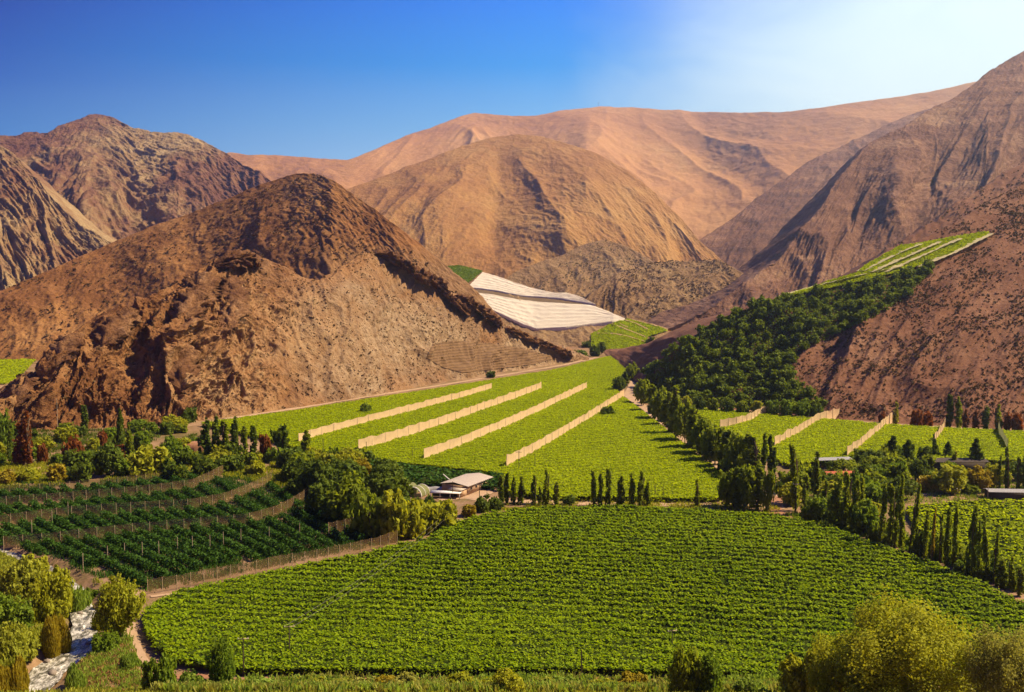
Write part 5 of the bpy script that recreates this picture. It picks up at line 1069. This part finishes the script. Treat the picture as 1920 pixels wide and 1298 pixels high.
# ------------------------------------------------------------------ buildings
def local(A, B):
    A = np.array(A, float); B = np.array(B, float); u = (B - A); L = np.linalg.norm(u[:2]); return math.atan2(u[1], u[0]), L
A, B = at_z(876, 929, 0), at_z(921, 911, 0)
rz, L = local(A, B)
e = thing('farm_shed', 'ochre walled shed with a pale sheet roof beside the dirt yard', 'shed', A, rz)
Wd, Hs = 10.5, 3.3
b = MB()
for c, s_ in (((L / 2, .1, Hs / 2), (L, .2, Hs)), ((L / 2, Wd - .1, Hs / 2), (L, .2, Hs)), ((.1, Wd / 2, Hs / 2), (.2, Wd - .4, Hs)), ((L - .1, Wd / 2, Hs / 2), (.2, Wd - .4, Hs))): b.box(c, s_)
link('wall', b.mesh('shed_wall', M['wall']), e)
b = MB(); k = 60; xs = np.linspace(-.6, L + .6, k); 
V = np.concatenate([np.stack([xs, 0 * xs + y, z + .05 * np.sin(xs * 7)], -1) for y, z in ((-.7, Hs + .02), (Wd / 2, Hs + 1.0), (Wd + .7, Hs + .05))]); b.add(V, grid_faces(k, 3)); b.add(V - [0, 0, .12], grid_faces(k, 3)[:, ::-1])
link('roof', b.mesh('shed_roof', M['rooft'], False), e)
for x in (3.0, 6.6, 10.2): link('window', MB().box((x, -.01, 2.0), (1.3, .08, .9)).mesh('shed_window', M['opening']), e)
link('door', MB().box((L - 2, -.01, 1.2), (1.8, .08, 2.3)).mesh('shed_door', M['darkwood']), e)
e2 = thing('annex', 'small box-like annex with a pale flat roof at the corner of the ochre shed', 'annex', A, rz)
link('wall', MB().box((-2.1, 2.6, 1.25), (3.9, 5.0, 2.5)).mesh('annex_wall', M['wall']), e2)
link('roof', MB().box((-2.2, 2.6, 2.6), (4.6, 5.6, .16)).mesh('annex_roof', M['rooft']), e2)
link('opening', MB().box((-4.07, 2.6, 1.1), (.08, 1.8, 2.0)).mesh('annex_opening', M['opening']), e2)
# low open shed with a white roof edge
A, B = at_z(806, 934, 0), at_z(863, 936, 0); rz, L = local(A, B)
e = thing('open_shed', 'long low open shed with a white roof edge before the ochre shed', 'shed', A, rz)
link('roof', MB().box((L / 2, 1.6, 1.95), (L, 3.6, .22)).mesh('open_roof', M['white']), e)
link('back_wall', MB().box((L / 2, 3.2, .92), (L - .4, .2, 1.84)).mesh('open_wall', M['darkwood']), e)
for x in (.3, L / 3, 2 * L / 3, L - .3): link('post', MB().box((x, .1, .92), (.22, .22, 1.84)).mesh('open_post', M['white']), e)
# hoop tunnel
p = at_z(776, 930, 0)
e = thing('hoop_tunnel', 'small hoop tunnel with a white rim and dark open end behind the willows', 'tunnel', p, math.radians(-25))
an = np.linspace(0, np.pi, 17); R_ = 3.1
V = np.concatenate([np.stack([np.cos(an) * R_, 0 * an + y, np.sin(an) * R_ * 1.0], -1) for y in (0, 2, 4, 6)]); link('cover', mesh_from('tunnel_cover', V, grid_faces(17, 4), M['net_green'], True), e)
for y in (-.02, 3, 6): link('hoop', MB().tube(np.stack([np.cos(an) * R_, 0 * an + y, np.sin(an) * R_], -1), .2 if y < 1 else .12, 6).mesh('hoop', M['white'], True), e)
p = at_z(764, 926, 0)
e = thing('hoop_tunnel', 'smaller white hoop frame peeping out behind the hoop tunnel', 'tunnel', p, math.radians(-25))
V = np.concatenate([np.stack([np.cos(an) * 2.2, 0 * an + y, np.sin(an) * 3.4], -1) for y in (0, 2, 4)]); link('cover', mesh_from('tunnel_cover', V, grid_faces(17, 3), M['net_green'], True), e)
link('hoop', MB().tube(np.stack([np.cos(an) * 2.2, 0 * an - .02, np.sin(an) * 3.4], -1), .2, 6).mesh('hoop', M['white'], True), e)
# stacked dark sheeting by the shed
p = at_z(812, 920, 0)
b = MB(); xs = np.linspace(-4.5, 4.5, 14); V = np.concatenate([np.stack([xs, 0 * xs + y, z + .15 * np.sin(xs * 1.7 + y)], -1) for y, z in ((-1.6, .2), (-1.2, 1.1), (0, 1.45), (1.2, 1.1), (1.6, .2))]); b.add(V, grid_faces(14, 5))
tag(link('tarpaulin', b.mesh('tarpaulin', M['greyroof'], True), None, p), 'low grey sheeted stack between the hoop tunnel and the ochre shed', 'tarpaulin')
# white slanted boom above the shed
p = at_z(838, 914, 0)
e = thing('loading_boom', 'white slanted boom standing behind the ochre shed', 'boom', p)
link('mast', MB().tube([(0, 0, -.3), (0, 0, 3.2)], .14, 6).mesh('boom_mast', M['darkpost']), e)
link('arm', MB().tube([(.9, 0, 2.9), (-1.4, 0, 4.9)], .2, 6).mesh('boom_arm', M['white']), e)
# red roofed house
A, B = at_z(1546, 915, 0), at_z(1618, 913, 0); rz, L = local(A, B)
e = thing('red_roofed_house', 'house with red tiled gable roof half hidden by poplars', 'house', A, rz)
link('wall', MB().box((L / 2, 4, 1.5), (L - .6, 7, 3.0)).mesh('house_wall', M['wall']), e)
b = MB(); b.add([(-.4, -.2, 2.95), (L + .4, -.2, 2.95), (L - .9, 4, 5.3), (.9, 4, 5.3), (-.4, 8.2, 2.95), (L + .4, 8.2, 2.95)], [[0, 1, 2, 3], [3, 2, 5, 4], [4, 0, 3, 3], [1, 5, 2, 2]]); 
rf = link('roof', b.mesh('house_roof', M['redroof']), e)
link('chimney', MB().box((L * .7, 5, 5.1), (.7, .7, 1.4)).mesh('house_chimney', M['wall']), rf)
for x in (2.5, 6.5, L - 3): link('window', MB().box((x, .48, 1.7), (1.2, .1, 1.2)).mesh('house_window', M['opening']), e)
# pale canopy roof, barn, white roofed shed
def shed(name, pa, pb, dep, hh, roofm, wallm, label, cat='shed', over=.5):
    A, B = at_z(*pa, 0), at_z(*pb, 0); rz, L = local(A, B)
    e = thing(name, label, cat, A, rz)
    if wallm: link('wall', MB().box((L / 2, dep / 2, hh / 2), (L, dep, hh)).mesh('wall', M[wallm]), e)
    else:
        for x in np.linspace(.3, L - .3, 6):
            for y in (.2, dep - .2): link('post', MB().box((x, y, hh / 2), (.2, .2, hh)).mesh('canopy_post', M['darkpost']), e)
    k = 40; xs = np.linspace(-over, L + over, k); b = MB()
    V = np.concatenate([np.stack([xs, 0 * xs + y, z + .04 * np.sin(xs * 6)], -1) for y, z in ((-over, hh + .03), (dep * .5, hh + dep * .11), (dep + over, hh + .03))]); b.add(V, grid_faces(k, 3)); b.add(V - [0, 0, .15], grid_faces(k, 3)[:, ::-1])
    link('roof', b.mesh('roof', M[roofm]), e)
    return e, L
shed('canopy_shed', (1537, 880), (1596, 878), 5, 3.6, 'greyroof', None, 'pale grey canopy roof at the bottom corner of the terrace vineyard', 'canopy')
e, L = shed('barn', (1738, 882), (1852, 882), 8, 3.4, 'darkwood', 'darkwood', 'long dark barn in the shade of the conifers', 'barn')  # dark boarding colour also carries the shadow over the wall
e, L = shed('white_roofed_shed', (1856, 936), (1960, 938), 5, 2.6, 'greyroof', 'darkwood', 'long dark walled shed with a pale roof at the edge of the roadside vineyard')
e, L = shed('low_white_shed', (1755, 924), (1800, 925), 3, 1.4, 'white', 'wall', 'low pale shed under the umbrella tree', over=.3)
# clipped hedges
for (a, b_), lab in ((((1634, 910), (1698, 910)), 'long clipped hedge beside the red roofed house'), (((1640, 902), (1664, 902)), 'short clipped hedge behind the long one')):
    row(a, b_, 2.6, 2.6, lab, 'clipped hedges by the farm houses', 'green')
# adobe bank
b = MB(); xs = np.linspace(-10, 10, 40); rows_ = []
for y, z in ((-2.5, -.2), (-2.0, 2.0), (-1.2, 3.6), (1.5, 4.0), (6, 3.8), (9, -.2)): rows_.append(np.stack([xs, y + .6 * fbm(xs / 3, 0 * xs + y, 3), z * (1 - (np.abs(xs) / 10) ** 6) + .3 * fbm(xs / 2, 0 * xs + z, 3)], -1))
b.add(np.concatenate(rows_), grid_faces(40, 6)); tag(link('earth_bank', b.mesh('earth_bank', M['reddirt'], True), None, at_z(352, 848, 0)), 'bare reddish earth bank between the willow and the tall dark trees', 'bank')

# ------------------------------------------------------------------ poles, cables, masts
def pole(x, base, top, label, arm=True, mat='darkpost', d=None, group='utility poles', light=False):
    p = at_z(x, base, 0); h = (base - top) * p[1] / F
    e = thing('utility_pole', label, 'pole', p, rng.uniform(-.4, .4), group)
    link('shaft', MB().tube([(0, 0, -.4), (0, 0, h)], [.16, .11], 7).mesh('pole_shaft', M[mat]), e)
    if arm:
        am = link('crossarm', MB().box((0, 0, h - .45), (2.2, .14, .16)).mesh('crossarm', M['post' if light else mat]), e)
        for q in (-.95, 0, .95): link('insulator', MB().tube([(q, 0, h - .36), (q, 0, h - .12)], [.08, .05], 6).mesh('insulator', M['white']), am)
    return p, h
P1 = pole(543, 1234, 1168, 'wooden pole with a pale crossarm standing in the front vineyard', light=True)
pole(457, 1268, 1190, 'wooden pole with crossarm nearest the small green tree', light=True)
pole(1090, 1272, 1215, 'plain dark pole at the near edge of the front vineyard', False)
pole(1260, 1222, 1177, 'pole with a pale crossarm rising behind the drooping dark bush', light=True)
P2 = pole(899, 944, 906, 'dark pole in front of the ochre shed', True)
pole(849, 934, 902, 'dark pole before the roof of the ochre shed', False)
for x, b_, tp, lab in [(687, 850, 828, 'dark pole at the lower end of the second tan net'), (773, 864, 840, 'dark pole between the second and third tan nets'), (973, 885, 845, 'dark crossarm pole beside the lower end of the longest bright net'), (1003, 882, 848, 'dark pole in the vines beside the longest bright net'), (1228, 936, 908, 'first of two dark poles beyond the poplar cluster'), (1243, 938, 909, 'second of two dark poles beyond the poplar cluster'), (1145, 715, 700, 'small dark pole in the upper sunlit vineyard'), (606, 852, 820, 'pole beside the bushy pointed tree'), (109, 826, 745, 'tall tan pole against the rock face')]:
    pole(x, b_, tp, lab, 'crossarm' in lab, 'post' if 'tan pole' in lab else 'darkpost')
pole(1492, 965, 904, 'pole with a pale crossarm standing among the first poplars of the red track', True, light=True)
pole(1852, 936, 910, 'thin pale pole at the corner of the white roofed shed', False, 'post')
for k, off in ((0, -.9), (1, .9)):
    a = P2[0] + [off, 0, P2[1] - .3]; b_ = P1[0] + [off, 0, P1[1] - .3]
    s_ = np.linspace(0, 1, 40)[:, None]; q = a * (1 - s_) + b_ * s_; q[:, 2] -= (4 * s_ * (1 - s_))[:, 0] * 2.6
    tag(link('power_cable', MB().tube(q, .022, 5).mesh('power_cable', M['cable'])), ['upper power cable from the shed to the vineyard pole', 'lower power cable from the shed to the vineyard pole'][k], 'cable', 'power cables over the front vineyard')
def mast(hl, x, y, h, lab):
    p = on_hill([hl], x, y)[0]; e = thing('radio_mast', lab, 'mast', p)
    link('pole', MB().tube([(0, 0, -2), (0, 0, h)], [h * .02, h * .012], 5).mesh('mast_pole', M['darkpost']), e)
    link('antenna', MB().box((0, 0, h * .85), (h * .14, h * .14, h * .2)).mesh('mast_antenna', M['greyroof']), e)
mast('far_ridge', 1122, 199, 22, 'tiny radio mast on the crest of the farthest ridge')
mast('cone_hill', 582, 324, 5, 'tiny mast on the summit of the cone shaped hill')

# ------------------------------------------------------------------ ground cover
def tufts(name, poly, n, h, mat, per=4, wid=.4, d=None):
    q = at_z([p[0] for p in poly], [p[1] for p in poly], 0.0)[:, :2] if d is None else np.array(d, float)
    lo, hi = q.min(0), q.max(0); x = rng.uniform(lo[0], hi[0], n * 3); y = rng.uniform(lo[1], hi[1], n * 3)
    k = in_poly(x, y, q) & (rng.random(n * 3) < np.clip(.6 + fbm(x / 7, y / 7, 3) * .9, 0, 1)); x, y = x[k][:n], y[k][:n]
    sx_ = np.interp(y, STREAM[:, 1], STREAM[:, 0]); k = np.abs(x - sx_) > 6.5; x, y = x[k], y[k]; n = len(x)
    s_ = h * (.5 + rng.random(n)); x = np.repeat(x, per) + rng.normal(0, wid, n * per); y = np.repeat(y, per) + rng.normal(0, wid, n * per); s_ = np.repeat(s_, per)
    b0 = np.stack([x, y, ground_z(x, y) - .1], -1); an = rng.random(n * per) * 6.28; w_ = (s_ * .16)[:, None] * np.stack([np.cos(an), np.sin(an), 0 * an], -1)
    lean = rng.normal(0, .28, (n * per, 3)) * s_[:, None]; lean[:, 2] = s_
    V = np.stack([b0 - w_, b0 + w_, b0 + lean + w_ * .35, b0 + lean - w_ * .35], 1).reshape(-1, 3)
    link(name, mesh_from(name, V, np.arange(len(V)).reshape(-1, 4), M[mat], False, np.repeat(rng.random(n * per), 4)), kind='stuff')
tufts('meadow_grass', [(-40, 872), (40, 868), (150, 862), (330, 850), (420, 850), (520, 860), (600, 870), (560, 920), (400, 890), (300, 895), (100, 912), (-40, 922)], 9000, .9, 'olive')
tufts('hill_foot_undergrowth', [(-40, 800), (100, 808), (270, 804), (360, 796), (380, 850), (330, 852), (150, 866), (-40, 872)], 6000, .9, 'dark', 4, .6)
tufts('terrace_weeds', [(-40, 900), (306, 888), (420, 876), (520, 890), (590, 920), (745, 1015), (277, 1110), (200, 1085), (0, 1030)], 30000, .7, 'row', 4, .6)
tufts('bank_grass', [(0, 1040), (60, 1040), (100, 1060), (180, 1090), (250, 1110), (235, 1150), (190, 1160), (150, 1190), (60, 1260), (-60, 1298), (-60, 1040)], 14000, .9, 'reed', 5, .4)
tufts('fallen_reeds', [(150, 1235), (180, 1190), (235, 1200), (262, 1262), (290, 1300), (130, 1300)], 2600, .55, 'thatch', 6, .45)
tufts('bank_herbs', [(150, 1235), (180, 1160), (232, 1170), (262, 1262), (300, 1300), (130, 1300)], 1500, .8, 'reedgreen', 6, .5)
tufts('fallen_reeds', [(140, 1090), (175, 1095), (195, 1150), (215, 1190), (180, 1180), (160, 1130)], 1500, .5, 'thatch', 5, .4)
tufts('village_grass', [(1450, 900), (1560, 880), (1700, 880), (1900, 870), (1960, 935), (1700, 945), (1600, 960), (1480, 950)], 7000, .6, 'green')
tufts('reed_strip', None, 9000, 1.5, 'reedgreen', 5, .35, [(-62, 182), (-52, 188), (-20, 187), (-5, 189), (30, 187), (60, 190), (80, 187), (70, 165), (0, 162), (-60, 165)])
tufts('reed_strip_dry', None, 7000, 1.5, 'pinkgreen', 5, .35, [(-66, 176), (-50, 187), (-30, 189), (-10, 186), (10, 188), (40, 186), (75, 188), (70, 165), (0, 162), (-60, 165)])
tufts('hillside_grass', None, 9000, .8, 'reed', 4, .3, [(-110, 120), (-80, 186), (80, 184), (110, 170), (110, 110), (60, 95), (-60, 110)])
tufts('field_edge_grass', [(1200, 940), (1460, 948), (1460, 965), (1200, 955), (930, 958), (930, 944)], 2200, .6, 'olive')
tufts('track_grass', [(1450, 960), (1490, 972), (1560, 990), (1650, 1018), (1740, 1046), (1830, 1080), (1960, 1125), (1960, 1100), (1830, 1062), (1700, 1020), (1560, 972)], 5000, .9, 'green')

# ------------------------------------------------------------------ air
bx = MB(); bx.add([(-4200, -320, -14), (4200, -320, -14), (4200, 6000, -14), (-4200, 6000, -14), (-4200, -320, 1130), (4200, -320, 1130), (4200, 6000, 1130), (-4200, 6000, 1130)], [[0, 3, 2, 1], [4, 5, 6, 7], [0, 1, 5, 4], [1, 2, 6, 5], [2, 3, 7, 6], [3, 0, 4, 7]])
m, t, o = new_mat('haze_air')
pv = t.nodes.new('ShaderNodeVolumePrincipled'); pv.inputs['Color'].default_value = (.60, .74, .92, 1); pv.inputs['Absorption Color'].default_value = (1, 1, 1, 1); pv.inputs['Density'].default_value = HAZE; pv.inputs['Anisotropy'].default_value = .72
t.links.new(pv.outputs[0], o.inputs['Volume'])
link('haze', bx.mesh('haze', m), kind='stuff')
